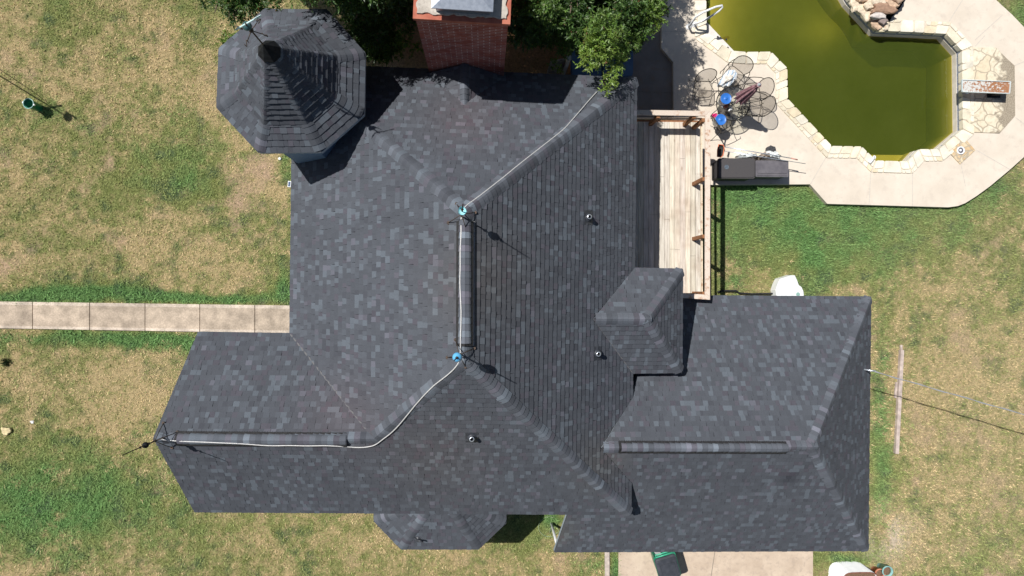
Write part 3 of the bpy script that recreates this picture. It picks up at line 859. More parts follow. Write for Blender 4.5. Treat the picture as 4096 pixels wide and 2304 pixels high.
valley(isect(V, W_pl, WN_pl), isect(J, W_pl, WN_pl))
valley(isect(DS, E_pl, dS), isect(DW, E_pl, dS), .012)
rf = roof.build('roof', M['shingle'], house)
slab_o = slab.build('roof_sheathing', [M['dark_metal'], M['fascia']], house)

# --- garage wing roof
gr = MB(); gs = MB()
gN = fit([GNW, GNE, GE, GW]); gS = fit([GSW, GSE, GE, GW]); gE = fit([GNE, GSE, GE])
GNp = [GNW, GNE, GE, GW, GN]; GSp = [GSE, GSW, GSW2, GS, GW, GE]
shingle_plane(gr, GNp, gN); shingle_plane(gr, GSp, gS); shingle_plane(gr, [GNE, GSE, GE], gE)
deck_slab(gs, GNp, gN); deck_slab(gs, GSp, gS); deck_slab(gs, [GNE, GSE, GE], gE)
ngN, ngS, ngE = nrm(gN), nrm(gS), nrm(gE)
caps(gr, isect(GNE, gN, gE), isect(GE, gN, gE), ngN, ngE, w=.16, lift=.02)
caps(gr, isect(GSE, gS, gE), isect(GE, gS, gE), ngS, ngE, w=.16, lift=.02)
caps(gr, isect(GW, gN, gS), isect(GE, gN, gS) + Vector((.1, 0, 0)), ngN, ngS, w=.15, lift=.022)
gro = gr.build('garage_roof', M['shingle'], house); gs.build('garage_sheathing', [M['dark_metal'], M['fascia']], house)

# --- bay roof under the south eave
br = MB(); bs = MB(); ZB = 2.3
B = [D(941, 1262, ZB), D(941, 1311, ZB), D(1009, 1381, ZB), D(1204, 1381, ZB), D(1273, 1315, ZB), D(1273, 1262, ZB)]
BA = D(1092, 1258, 3.25); BB = D(1120, 1258, 3.25); mid = (BA + BB) / 2
for i in range(5):
    tri = [B[i], B[i + 1], BB, BA] if i == 2 else [B[i], B[i + 1], (BA if i < 2 else BB)]
    pl = fit(tri); shingle_plane(br, tri, pl); deck_slab(bs, tri, pl, th=.12)
pls = [fit([B[i], B[i + 1], (BA if i < 2 else BB)]) for i in range(5)]
pls[2] = fit([B[2], B[3], BB, BA])
for i in (1, 2, 3, 4):
    top = BA if i < 3 else BB
    caps(br, isect(B[i], pls[i - 1], pls[i]), isect(top, pls[i - 1], pls[i]), nrm(pls[i - 1]), nrm(pls[i]), w=.12, bright=.92)
br.build('bay_roof', M['shingle'], house); bs.build('bay_sheathing', [M['dark_metal'], M['fascia']], house)

# --- chimney cricket
ck = MB()
c0 = P(1858, 258, 4.9); c1 = P(1858, 430, 4.9)
cl_ = P(1700, 325, 4.12); cr_ = P(2020, 335, 4.12)
pcl = fit([c0, c1, cl_]); pcr = fit([c0, c1, cr_])
cyt = P(1660, 83, 7.2).y
cl2 = Vector((cl_.x, cyt + .02, pz(pcl, cl_.x, cyt))); cr2 = Vector((cr_.x, cyt + .02, pz(pcr, cr_.x, cyt)))
def onN(p): return Vector((p.x, p.y, pz(N_pl, p.x, p.y)))
shingle_plane(ck, [c0, cl2, cl_, c1], pcl); shingle_plane(ck, [c0, c1, cr_, cr2], pcr)
caps(ck, c1, c0, nrm(pcl), nrm(pcr), w=.12)
ck.build('chimney_cricket', M['shingle'], house)

# --- turret
tu = MB(); ts = MB()
ev = [P(x, y, 5.8) for x, y in [(1059, 38), (1308, 40), (1460, 213), (1456, 458), (1286, 608), (1035, 610), (868, 431), (877, 195)]]
kn = [P(x, y, z) for x, y, z in [(1088, 92, 6.12), (1270, 108, 6.12), (1372, 240, 6.12), (1366, 372, 6.12), (1252, 492, 6.12), (1082, 508, 6.12), (955, 405, 6.12), (950, 236, 6.12)]]
ecx = sum(ev, Vector()) / 8; ecx.z = 0
rv = [(v_ - ecx).xy.length for v_ in ev]; Rm = sum(rv) / 8
ap_ = P(1053, 179, 7.78)
kn = []
for v_ in ev:
    d = Vector((v_.x - ecx.x, v_.y - ecx.y)); kn.append(Vector((ecx.x + d.x * .66, ecx.y + d.y * .66, 6.16)))
cp = []
for v_ in ev:
    d = Vector((v_.x - ecx.x, v_.y - ecx.y)); cp.append(Vector((ap_.x + d.x * .105, ap_.y + d.y * .105, 7.44)))
for i in range(8):
    j = (i + 1) % 8
    f1 = [ev[i], ev[j], kn[j], kn[i]]; f2 = [kn[i], kn[j], cp[j], cp[i]]
    pl1, pl2 = fit(f1), fit(f2)
    shingle_plane(tu, f1, pl1, expo=.135, thick=.014); shingle_plane(tu, f2, pl2, expo=.135, wmin=.1, wmax=.2, thick=.026)
    deck_slab(ts, f1, pl1, th=.12); deck_slab(ts, f2, pl2, th=.02)
for i in range(8):
    h = (i - 1) % 8; j = (i + 1) % 8
    a1 = fit([ev[h], ev[i], kn[i], kn[h]]); b1 = fit([ev[i], ev[j], kn[j], kn[i]])
    a2 = fit([kn[h], kn[i], cp[i], cp[h]]); b2 = fit([kn[i], kn[j], cp[j], cp[i]])
    caps(tu, ev[i], kn[i], nrm(a1), nrm(b1), w=.12, expo=.13, bright=.9)
    caps(tu, kn[i] - (cp[i] - kn[i]).normalized() * .05, cp[i], nrm(a2), nrm(b2), w=.11, expo=.13, lift=.02, bright=.9)
tro = tu.build('turret_roof', M['shingle'], house); ts.build('turret_sheathing', [M['dark_metal'], M['fascia']], house)
mb = MB()
ring = [cp[i] + (cp[i] - Vector((ap_.x, ap_.y, 7.44))) * .25 + Vector((0, 0, -.02)) for i in range(8)]
ring2 = [r_ + Vector((0, 0, .045)) for r_ in ring]
top = Vector((ap_.x, ap_.y, 7.80))
for i in range(8):
    j = (i + 1) % 8
    mb.face([ring[i], ring[j], ring2[j], ring2[i]]); mb.face([ring2[i], ring2[j], top])
mb.build('turret_cap', M['dark_metal'], house)

# --- ridge vents
def ridge_vent(a, b, w, nl, nr, z_off=.05):
    """raised plastic vent under its own row of caps"""
    t = (b - a).normalized(); upv = (nl + nr).normalized()
    def dd(nv, other):
        d = nv.cross(t).normalized(); return d if d.dot(other) < 0 else -d
    dl, dr = dd(nl, nr), dd(nr, nl)
    mb = MB()
    def sec(p): return [p + dl * w + nl * .006, p + dl * w + nl * z_off, p + upv * (z_off + .006), p + dr * w + nr * z_off, p + dr * w + nr * .006]
    A, B_ = sec(a), sec(b)
    for i in range(4): mb.face([A[i], A[i + 1], B_[i + 1], B_[i]])
    mb.face(A[::-1]); mb.face(B_)
    k = int((b - a).length / .05)
    for i in range(k):                               # louvre ribs along both edges
        q = a + (b - a) * ((i + .5) / k)
        for d, nv in ((dl, nl), (dr, nr)):
            mb.box(q + d * (w + .008) + nv * .022, (.014, .014, .03), axes=(t, d, nv))
    vt = mb.build('ridge_vent', M['vent_black'], house)
    mb2 = MB(); caps(mb2, a, b, nl, nr, w=w - .03, lift=z_off + .012, bright=1.2)
    c = mb2.build('vent_cap', M['shingle'], house)
    c.parent = vt
    return vt, dl, dr
rA = isect(D(1169, 871, 7.2), W_pl, E_pl); rB = isect(D(1170, 556, 7.2), W_pl, E_pl)
vt, dl, dr = ridge_vent(rA, rB, .155, nW, nE, .06)
mb = MB()
de = dr if dr.x > dl.x else dl
mb.bar(rA + de * .178 + nE * .035, rB + de * .178 + nE * .035, .012, .012)  # pale edge strip, sunlight on the vent baffle put into its colour
mb.bar(rA + de * .19 + nE * .012, rB + de * .19 + nE * .012, .03, .006)
s_ = mb.build('baffle_strip', M['cable'], house); s_.parent = vt
ridge_vent(isect(D(440, 1105, 5.72), WN_pl, S_pl), isect(D(870, 1108, 5.72), WN_pl, S_pl), .15, nWN, nS)
ridge_vent(isect(D(1558, 1127, 4.8), gN, gS), isect(D(1981, 1128, 4.8), gN, gS), .135, ngN, ngS)

# --- ray casting on the finished roofs
verts_ = []; faces_ = []
for poly in under_polys:
    tr_ = tessellate_polygon([[Vector((p.x, p.y, 0)) for p in poly]])
    for t in tr_:
        k = len(verts_); verts_ += [poly[i] for i in t]; faces_.append((k, k + 1, k + 2))
bvh = BVHTree.FromPolygons([tuple(v_) for v_ in verts_], faces_)
def hit(px, py):
    d = ray(px, py).normalized(); loc, nn, i, dist = bvh.ray_cast(CAM_LOC, d, 100)
    if loc is None: return P(px, py, 4.0), Vector((0, 0, 1))
    if nn.z < 0: nn = -nn
    return loc, nn
def hitD(x, y): return hit(x * K, y * K)

# --- lightning cable along the ridges
path = [(1507, 226), (1484, 250), (1459, 280), (1437, 305), (1419, 326), (1392, 347), (1350, 380), (1305, 415), (1268, 446), (1228, 477), (1196, 502), (1172, 518), (1162, 532), (1160, 556), (1161, 590), (1158, 630), (1159, 670), (1157, 710), (1160, 760), (1161, 800), (1159, 850), (1159, 880), (1157, 902), (1152, 918), (1128, 942), (1100, 962), (1082, 978), (1050, 1012), (1020, 1050), (990, 1085), (962, 1105), (948, 1117), (930, 1123), (900, 1125), (871, 1122), (830, 1117), (780, 1119), (730, 1117), (680, 1119), (620, 1113), (560, 1111), (500, 1108), (440, 1107), (412, 1105), (404, 1100)]
pts = []
for i in range(len(path) - 1):
    for s in range(4):
        f = s / 4; x = path[i][0] * (1 - f) + path[i + 1][0] * f; y = path[i][1] * (1 - f) + path[i + 1][1] * f
        q, nn = hitD(x, y); vent = (556 < y < 872 and 1130 < x < 1200) or (440 < x < 870 and y > 1090)
        pts.append(q + Vector((0, 0, .115 if vent else .05)))
sm_ = [sum(pts[max(0, i - 2):i + 3], Vector()) / len(pts[max(0, i - 2):i + 3]) for i in range(len(pts))]
mb = MB(); mb.tube(sm_, .012, 6); mb.build('lightning_cable', M['cable'], house)

# --- lightning rods
def lrod(base_px, tip, ball, glass, label):
    b, nn = hit(*base_px); b = b + Vector((0, 0, .03))
    rd = MB(); rd.tube([b + (tip - b) * .0 , b + (tip - b) * .97, tip], .012, 8, radii=[.014, .009, .002])
    k = .30
    for a in (20, 110, 200, 290):                          # tripod feet on the slopes
        f = b + Vector((math.cos(R(a)) * .26, math.sin(R(a)) * .26, 0)); lc, n2, _, _ = bvh.ray_cast(f + Vector((0, 0, 3)), Vector((0, 0, -1)), 9)
        f = (lc if lc is not None else f - Vector((0, 0, .2))) + Vector((0, 0, .02))
        rd.tube([f, f.lerp(b + (tip - b) * .2, .5) + Vector((0, 0, .03)), b + (tip - b) * .22], .008, 6)
        rd.lathe(f, [(.035, 0), (.03, .012)], 8)
    for s in (.2, .36, .58): rd.lathe(b + (tip - b) * s, [(.014, 0), (.026, .012), (.014, .026)], 8)
    o = rd.build('lightning_rod', M['rod'], house); o['label'] = label
    g = MB()
    c = b + (tip - b) * ball; ax = (tip - b).normalized()
    if glass == 'broken':
        pr = [(.075 * math.sin(a), -.075 * math.cos(a)) for a in [R(x) for x in range(8, 100, 10)]]
        n = 18; rings = []
        for (r, z) in pr: rings.append([c + Vector((r * math.cos(2 * math.pi * k_ / n), r * math.sin(2 * math.pi * k_ / n), z)) for k_ in range(n)])
        for i in range(len(rings) - 1):
            for k_ in range(n):
                if i > 5 and (k_ % 7 < 3): continue
                g.face([rings[i][k_], rings[i][(k_ + 1) % n], rings[i + 1][(k_ + 1) % n], rings[i + 1][k_]], sm=True)
        mt = M['pale_glass']
    else:
        g.lathe(c, [(.012, -.085), (.05, -.065), (.078, -.03), (.083, .005), (.072, .042), (.045, .07), (.012, .084)], 20, ax=ax); mt = M[glass]
    if glass == 'dark_metal': g.v = [tuple(c + (Vector(q_) - c) * .72) for q_ in g.v]
    gb = g.build('glass_ball', mt, house); gb.parent = o
    return o
lrod((1846, 868), P(1852, 815, 8.65), .50, 'broken', 'lightning rod with a broken pale aqua glass ball')
lrod((1842, 1414), P(1815, 1444, 8.6), .52, 'blue_glass', 'lightning rod with a whole sky blue glass ball')
lrod((654, 1749), P(489, 1821, 7.3), .46, 'dark_metal', 'lightning rod with a dark ball leaning past the gable tip')

# --- plumbing vents
for (px, py, big) in ((2352, 871, 1), (2388, 1413, 1), (1888, 1748, 1)):
    q, nn = hit(px, py); mb = MB()
    u_ = Vector((1, 0, 0)) - nn * nn.x; u_.normalize(); w_ = nn.cross(u_)
    mb.box(q + nn * .014, (.26, .30, .008), axes=(u_, w_, nn))
    mb.lathe(q + nn * .01, [(.10, 0), (.085, .04), (.06, .07)], 20, ax=nn)
    mb.lathe(q, [(.047, -.05), (.047, .20), (.036, .205), (.036, .1)], 18, capt=True)
    vp = mb.build('vent_pipe', M['black_plastic'], house)
    mb = MB(); mb.lathe(q + Vector((0, 0, .19)), [(.049, 0), (.052, .02), (.036, .024)], 18, capt=False, capb=False); c_ = mb.build('pipe_collar', M['steel'], house); c_.parent = vp
q, nn = hit(1672, 2155)
if True:
    mb = MB(); mb.lathe(q, [(.08, 0), (.05, .05), (.03, .06)], 14, ax=nn); mb.tube([q, q + Vector((0, 0, .1)), q + Vector((.06, .01, .17)), q + Vector((.13, -.02, .14))], .022, 8)
    mb.tube([q + Vector((.02, 0, .08)), q + Vector((-.05, .03, .10)), q + Vector((-.08, .05, .04))], .012, 6)
    vp = mb.build('vent_pipe', M['black_plastic'], house)

# --- weather vane
vb = top
d_ = Vector((0, 0, 1))
h1 = P(1005, 122, 8.36); h2 = P(988, 104, 8.58); h3 = P(984, 98, 8.72)
mb = MB(); mb.tube([vb - Vector((0, 0, .05)), h1, h2, P(983, 95, 8.86)], .013, 8)
mb.lathe(h1, [(.02, -.02), (.04, 0), (.02, .02)], 12)
vane = mb.build('weather_vane', M['rod'], house)
mb = MB(); mb.lathe(h1 + Vector((-.02, .02, .09)), [(.01, -.04), (.035, -.02), (.042, 0), (.035, .02), (.01, .04)], 16)
mb.lathe(h2, [(.012, -.07), (.05, -.055), (.072, -.02), (.074, .015), (.055, .05), (.012, .07)], 20)
c_ = mb.build('vane_ball', M['verdigris'], house); c_.parent = vane
a_, b_ = P(951, 114, 8.82), P(1045, 61, 8.82); mb = MB(); mb.tube([a_, b_], .013, 8)
dd_ = (b_ - a_).normalized(); sd_ = Vector((-dd_.y, dd_.x, 0))
mb.add([a_ - dd_ * .07, a_ + dd_ * .03 + Vector((0, 0, .05)), a_ + dd_ * .03 - Vector((0, 0, .05)), a_ + dd_ * .03 + sd_ * .02, a_ + dd_ * .03 - sd_ * .02], [(0, 3, 1), (0, 1, 4), (0, 4, 2), (0, 2, 3)])
mb.box(b_ - dd_ * .07, (.12, .006, .05), axes=(dd_, sd_, Vector((0, 0, 1))))
c_ = mb.build('vane_arrow', mat2('aqua_arrow', (.45, .72, .72), (.70, .88, .88), 20, .4), house); c_.parent = vane
arms = {'E': (966, 113), 'W': (1051, 137), 'S': (1028, 90), 'N': (990, 163)}
mb = MB()
GL = {'N': [[(-1, -1), (-1, 1), (1, -1), (1, 1)]], 'E': [[(1, 1), (-1, 1), (-1, -1), (1, -1)], [(-1, 0), (.7, 0)]], 'W': [[(-1, 1), (-.5, -1), (0, .5), (.5, -1), (1, 1)]], 'S': [[(1, .9), (0, 1), (-.9, .6), (-.6, .1), (.6, -.1), (.9, -.6), (0, -1), (-1, -.9)]]}
for L_, (x, y) in arms.items():
    e = P(x, y, 8.36); mb.tube([h1, e], .008, 6); d = (e - h1).normalized(); d.z = 0; d.normalize()
    c = e + d * .045
    for st_ in GL[L_]:
        mb.tube([c + d * (a * .04) + Vector((0, 0, b * .055)) for a, b in st_], .008, 5)
c_ = mb.build('compass_letters', M['rod'], house); c_.parent = vane

# --- chimney
m, nt, b = newmat('red_brick'); oc = obj_coord(nt)
sx = nt.nodes.new('ShaderNodeSeparateXYZ'); nt.links.new(oc, sx.inputs[0])
ad = nt.nodes.new('ShaderNodeMath'); nt.links.new(sx.outputs[0], ad.inputs[0]); nt.links.new(sx.outputs[1], ad.inputs[1])
cb = nt.nodes.new('ShaderNodeCombineXYZ'); nt.links.new(ad.outputs[0], cb.inputs[0]); nt.links.new(sx.outputs[2], cb.inputs[1])
bt = nt.nodes.new('ShaderNodeTexBrick'); bt.inputs['Scale'].default_value = 1.0; bt.inputs['Brick Width'].default_value = .215; bt.inputs['Row Height'].default_value = .075
bt.inputs['Mortar Size'].default_value = .0065; bt.inputs['Mortar Smooth'].default_value = .2; bt.inputs['Bias'].default_value = -.1
bt.inputs['Color1'].default_value = (.27, .062, .042, 1); bt.inputs['Color2'].default_value = (.38, .098, .062, 1)
nt.links.new(cb.outputs[0], bt.inputs['Vector'])
mm = ramp(nt, noise(nt, 3.5, 4, oc), .36, .55)
mort = mixc(nt, mm, (.28, .085, .06), (.66, .54, .50)); nt.links.new(mort, bt.inputs['Mortar'])
c = mixc(nt, .35, bt.outputs['Color'], mixc(nt, noise(nt, 5, 4, oc), (.6, .6, .6), (1.4, 1.4, 1.4)), 'MULTIPLY')
nt.links.new(c, b.inputs['Base Color']); b.inputs['Roughness'].default_value = .9; bump(nt, b, bt.outputs['Fac'], -.4, .01)
M['brick'] = m
M['brick_top'] = mat2('sunlit_brick', (.36, .10, .065), (.48, .17, .11), 4, .9, bs=.3)  # lighter copy of the brick, sunlight on the corbel put into its colour
fl, fr_ = P(1663, 85, 7.12), P(2032, 95, 7.12)
cx0, cx1 = fl.x, fr_.x; cy0 = (fl.y + fr_.y) / 2; cy1 = cy0 + 1.35
chm = MB(); chm.box(((cx0 + cx1) / 2, (cy0 + cy1) / 2, 3.56), (cx1 - cx0, cy1 - cy0, 7.12))
chimney = chm.build('chimney', M['brick'], house)
mb = MB(); ov = .03
mb.box(((cx0 + cx1) / 2, (cy0 + cy1) / 2, 7.15), (cx1 - cx0 + ov, cy1 - cy0 + ov, .07))
ov = .075
mb.box(((cx0 + cx1) / 2, (cy0 + cy1) / 2, 7.225), (cx1 - cx0 + ov, cy1 - cy0 + ov, .08))
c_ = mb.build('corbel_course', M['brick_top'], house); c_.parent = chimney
mb = MB(); pts = []
ZT = 7.265; i0, i1, j0, j1 = cx0 + .03, cx1 - .03, cy0 + .05, cy1 - .05
def edge(p, q_, n, amp):
    r_ = []; ph = random.random() * 6
    for i in range(n):
        f = i / n; v_ = Vector(p).lerp(Vector(q_), f); d = (Vector(q_) - Vector(p)).normalized()
        r_.append(v_ + Vector((-d.y, d.x)) * (.35 * random.uniform(-amp * .4, amp) + amp * .5 * math.sin(i * .9 + ph) * math.sin(i * .37)))
    return r_
pts = edge((i0, j0), (i1, j0), 34, .045) + edge((i1, j0), (i1, j1), 26, .045) + edge((i1, j1), (i0, j1), 26, .03) + edge((i0, j1), (i0, j0), 26, .045)
mb.prism([tuple(p) for p in pts], ZT - .02, ZT + .035)
mbc = concrete('cracked_mortar_crown', (.42, .38, .33), (.62, .57, .50), (.27, .235, .20), 5)
c_ = mb.build('mortar_crown', mbc, house); c_.parent = chimney
q0, q1 = P(1742, 40, 7.42), P(1958, 46, 7.42)
mb = MB(); kx0, kx1 = q0.x, q1.x; ky0 = q0.y; ky1 = ky0 + .62
mb.box(((kx0 + kx1) / 2, (ky0 + ky1) / 2, 7.43), (kx1 - kx0, ky1 - ky0, .28))
mc = mat2('perforated_screen', (.28, .31, .36), (.4, .44, .5), 60, .4, .8)
c_ = mb.build('chimney_screen', mc, house); c_.parent = chimney
mb = MB(); e = .06; zl = 7.57
o4 = [(kx0 - e, ky0 - e), (kx1 + e, ky0 - e), (kx1 + e, ky1 + e), (kx0 - e, ky1 + e)]; i4 = [(kx0 + .14, ky0 + .12), (kx1 - .14, ky0 + .12), (kx1 - .14, ky1 - .12), (kx0 + .14, ky1 - .12)]
for i in range(4):
    j = (i + 1) % 4
    mb.face([(*o4[i], zl), (*o4[j], zl), (*o4[j], zl + .025), (*o4[i], zl + .025)])
    mb.face([(*o4[i], zl + .025), (*o4[j], zl + .025), (*i4[j], zl + .10), (*i4[i], zl + .10)])
mb.face([(*p, zl + .10) for p in i4]); mb.face([(*p, zl) for p in o4[::-1]])
c_ = mb.build('chimney_lid', M['steel'], house); c_.parent = chimney

for o in bpy.data.objects:                    # the chimney stands a little askew to the picture, like the rest of the house
    if o == chimney or o.parent == chimney:
        ca, sa = math.cos(-.045), math.sin(-.045); qx, qy = (cx0 + cx1) / 2 - house.location.x, cy0 - house.location.y
        for v_ in o.data.vertices:
            dx_, dy_ = v_.co.x - qx, v_.co.y - qy; v_.co.x = qx + dx_ * ca - dy_ * sa; v_.co.y = qy + dx_ * sa + dy_ * ca
# --- walls under the eaves
mb = MB()
def wall_poly(pts, zt, inset=.38, z0=-.05):
    poly = offset_poly([(p.x, p.y) for p in pts], -inset); mb.prism([tuple(p) for p in poly], z0, zt, bottom=False, top=True)
wall_poly([NW, V, D(1000, 1290, ZE), D(1500, 1290, ZE), SE, NE], ZE - .02)
wall_poly([WN, SW, D(1000, 1290, ZE), D(1000, 838, ZE)], ZE - .02, .36)
wall_poly([D(1500, 676, ZE), D(1500, 937, ZE), DSE, DNE], ZE - .02, .22)
wall_poly([GNW, GSW, GSE, GNE], ZG - .02, .34)
wall_poly([B[0], B[1], B[2], B[3], B[4], B[5]], ZB - .02, .22)
tw = [Vector((ecx.x + (v_.x - ecx.x) * .94, ecx.y + (v_.y - ecx.y) * .94)) for v_ in ev]
for i_ in (0, 1, 2, 3, 6, 7): tw[i_] = Vector((ecx.x + (ev[i_].x - ecx.x) * .84, ecx.y + (ev[i_].y - ecx.y) * .84))
tw[5].x = -4.15; tw[4].x -= .12
mb.prism([tuple(p) for p in tw], -.05, 5.78)
# shadow-casting clapboard courses
m, nt, b = newmat('lap_siding'); oc = nt.nodes.new('ShaderNodeNewGeometry').outputs['Position']
sx = nt.nodes.new('ShaderNodeSeparateXYZ'); nt.links.new(oc, sx.inputs[0])
wv = nt.nodes.new('ShaderNodeMath'); wv.operation = 'FRACT'; mu = nt.nodes.new('ShaderNodeMath'); mu.operation = 'MULTIPLY'; mu.inputs[1].default_value = 7
nt.links.new(sx.outputs[2], mu.inputs[0]); nt.links.new(mu.outputs[0], wv.inputs[0])
nt.links.new(mixc(nt, noise(nt, 6, 4, oc), (.15, .26, .42), (.24, .36, .52)), b.inputs['Base Color']); b.inputs['Roughness'].default_value = .7
bump(nt, b, wv.outputs[0], .8, .02)
walls = mb.build('wall', m, house)
def window(c, ax, w, h, name='window'):
    ax = Vector(ax); n = Vector((0, 0, 1)).cross(ax)
    if n.dot(Vector((c.x - hb.x, c.y - hb.y, 0))) < 0: n = -n
    mb = MB(); t = .07; z = Vector((0, 0, 1))
    for s in (-1, 1):
        mb.box(c + ax * s * (w / 2 + t / 2) + n * .02, (t, .05, h + 2 * t), axes=(ax, n, z)); mb.box(c + z * s * (h / 2 + t / 2) + n * .02, (w, .05, t), axes=(ax, n, z))
    mb.box(c + n * .02, (w, .04, .04), axes=(ax, n, z))
    o = mb.build(name, M['trim_white'], house)
    mb = MB(); mb.box(c + n * .005, (w, .02, h), axes=(ax, n, z)); g_ = mb.build('pane', M['window_glass'], house); g_.parent = o
ex = D(1597, 400, ZE).x - .38
for yy in (D(0, 360, 4).y, D(0, 600, 4).y): window(Vector((ex, yy, 2.75)), (0, 1, 0), .9, 1.3)
exg = GNE.x - .34 - .0
window(Vector((GNE.x - .37, (GNE.y + GSE.y) / 2 + 1, 1.3)), (0, 1, 0), .8, .9)
wxs = D(740, 500, ZE).x + .38
for yy in (D(0, 480, 4).y, D(0, 660, 4).y): window(Vector((wxs - .02, yy, 2.4)), (0, 1, 0), .9, 1.5)
window(Vector((D(1106, 1381, ZB).x, B[2].y + .20, 1.3)), (1, 0, 0), 1.0, 1.1)
# garage door and its white downpipe
mb = MB(); gy_ = GSE.y + .33
for k in range(4): mb.box(((D(1560, 0).x + D(2010, 0).x) / 2, gy_, .28 + k * .49), (3.9, .05, .47))
gd = mb.build('garage_door', M['trim_white'], house)
mb = MB(); q = P(2222, 2150, 1.2)
mb.tube([Vector((q.x - .02, q.y, 2.0)), Vector((q.x, q.y, .1)), Vector((q.x + .02, q.y - .1, .03))], .035, 8); mb.build('downpipe', M['white_plastic'], house)
# gable infill of the left wing
mb = MB()
gx_ = TIP.x + .35
mb.add([(gx_, WN.y - .1, ZE - .05), (gx_, SW.y + .1, ZE - .05), (gx_, TIP.y, TIP.z - .12), (gx_ + .1, WN.y - .1, ZE - .05), (gx_ + .1, SW.y + .1, ZE - .05), (gx_ + .1, TIP.y, TIP.z - .12)], [(0, 2, 1), (3, 4, 5), (0, 3, 5, 2), (1, 2, 5, 4)])
mb.build('gable_wall', walls.data.materials[0], house)

# ================================================================== DECK
ZD = 1.75; ZR = 2.66
m, nt, b = newmat('weathered_deck_boards'); oc = obj_coord(nt)
a = node(nt, 'ShaderNodeAttribute', attribute_name='tone')
mp = nt.nodes.new('ShaderNodeMapping'); mp.inputs['Scale'].default_value = (16, 1.1, 16); nt.links.new(oc, mp.inputs['Vector'])
g1 = ramp(nt, noise(nt, 1.0, 6, mp.outputs[0], .7), .3, .7)
kn_ = node(nt, 'ShaderNodeTexVoronoi'); kn_.inputs['Scale'].default_value = 1.9; mp2 = nt.nodes.new('ShaderNodeMapping'); mp2.inputs['Scale'].default_value = (2.2, 1, 1); nt.links.new(oc, mp2.inputs['Vector']); nt.links.new(mp2.outputs[0], kn_.inputs['Vector'])
kf = ramp(nt, kn_.outputs['Distance'], .05, .14)
c = mixc(nt, .75, a.outputs['Color'], mixc(nt, g1, (.42, .39, .36), (1.25, 1.25, 1.25)), 'MULTIPLY')
c = mixc(nt, kf, mixc(nt, .6, c, (.30, .2, .13)), c)
f2 = ramp(nt, noise(nt, 1.4, 4, oc), .5, .7); c = mixc(nt, f2, c, mixc(nt, .5, c, (.62, .5, .42), 'MULTIPLY'))
nt.links.new(c, b.inputs['Base Color']); b.inputs['Roughness'].default_value = .85; bump(nt, b, g1, .35, .004)
M['deck'] = m
M['cedar'] = mat2('brown_cedar', (.20, .085, .035), (.32, .15, .07), 14, .8)
m, nt, b = newmat('peeling_rail'); oc = obj_coord(nt); a = node(nt, 'ShaderNodeAttribute', attribute_name='tone')
mp = nt.nodes.new('ShaderNodeMapping'); nt.links.new(oc, mp.inputs['Vector']); mp.inputs['Scale'].default_value = (3, 3, 3)
f = ramp(nt, noise(nt, 2.2, 6, mp.outputs[0], .7), .53, .66); c = mixc(nt, f, a.outputs['Color'], (.44, .26, .16))
c = mixc(nt, .5, c, mixc(nt, noise(nt, 40, 3, oc), (.6, .6, .6), (1.4, 1.4, 1.4)), 'MULTIPLY')
nt.links.new(c, b.inputs['Base Color']); b.inputs['Roughness'].default_value = .85; M['rail'] = m
rNE = D(1787, 279, ZR); rSE = D(1786, 754, ZR); rNW = D(1590, 276, ZR); rSW = D(1690, 748, ZR)
deck = thing('wooden_deck', (rNE.x - 1, (rNE.y + rSE.y) / 2, 0), 'raised weathered timber deck with railing along the east side of the house', 'deck')
mb = MB()
dx0 = D(1590, 500, ZE).x - .45; dx1 = rNE.x - .03; dy1 = rNE.y - .06; dy0 = rSE.y + .04
nbd = 0; x = dx0; i = 0
while x < dx1 - .05:
    w_ = .138; t = random.uniform(.84, 1.1); cc = (.73 * t, .665 * t * random.uniform(.97, 1.02), .57 * t * random.uniform(.95, 1.04))
    cut = dy0 + (dy1 - dy0) * random.uniform(.2, .8)
    for (ya, yb) in ((dy0, cut - .003), (cut + .003, dy1)):
        mb.box((x + w_ / 2, (ya + yb) / 2, ZD - .015 + random.uniform(-.002, .002)), (w_ - .008, yb - ya, .03), col=cc)
    x += w_; i += 1
mb.build('deck_floor', M['deck'], deck)
mb = MB()
for k in range(12):
    yk = dy0 + .05 + (dy1 - dy0 - .1) * k / 11; mb.box(((dx0 + dx1) / 2, yk, ZD - .13), (dx1 - dx0, .045, .19))
mb.box((dx1 + .03, (dy0 + dy1) / 2, ZD - .13), (.045, dy1 - dy0 + .1, .2)); mb.box(((dx0 + dx1) / 2, dy1 + .03, ZD - .13), (dx1 - dx0, .045, .2)); mb.box(((dx0 + dx1) / 2, dy0 - .03, ZD - .13), (dx1 - dx0, .045, .2))
mb.build('joist', M['cedar'], deck)
def rail_board(pts, name='top_rail'):
    mb = MB(); t = random.uniform(.92, 1.08)
    mb.prism(pts, ZR - .038, ZR, col=(.66 * t, .56 * t, .47 * t), bottom=True); return mb.build(name, M['rail'], deck)
W_ = .128
rail_board([(rNE.x - W_, rNE.y - W_), (rNE.x, rNE.y), (rSE.x, rSE.y), (rSE.x - W_, rSE.y + W_)])
rail_board([(rNE.x - W_ - .002, rNE.y - W_), (rNW.x, rNW.y - W_), (rNW.x, rNW.y), (rNE.x - .003, rNE.y)])
rail_board([(rSE.x - W_ - .002, rSE.y + W_), (rSE.x - .003, rSE.y), (rSW.x, rSW.y), (rSW.x, rSW.y + W_)])
mb = MB()
xr = rNE.x - .10
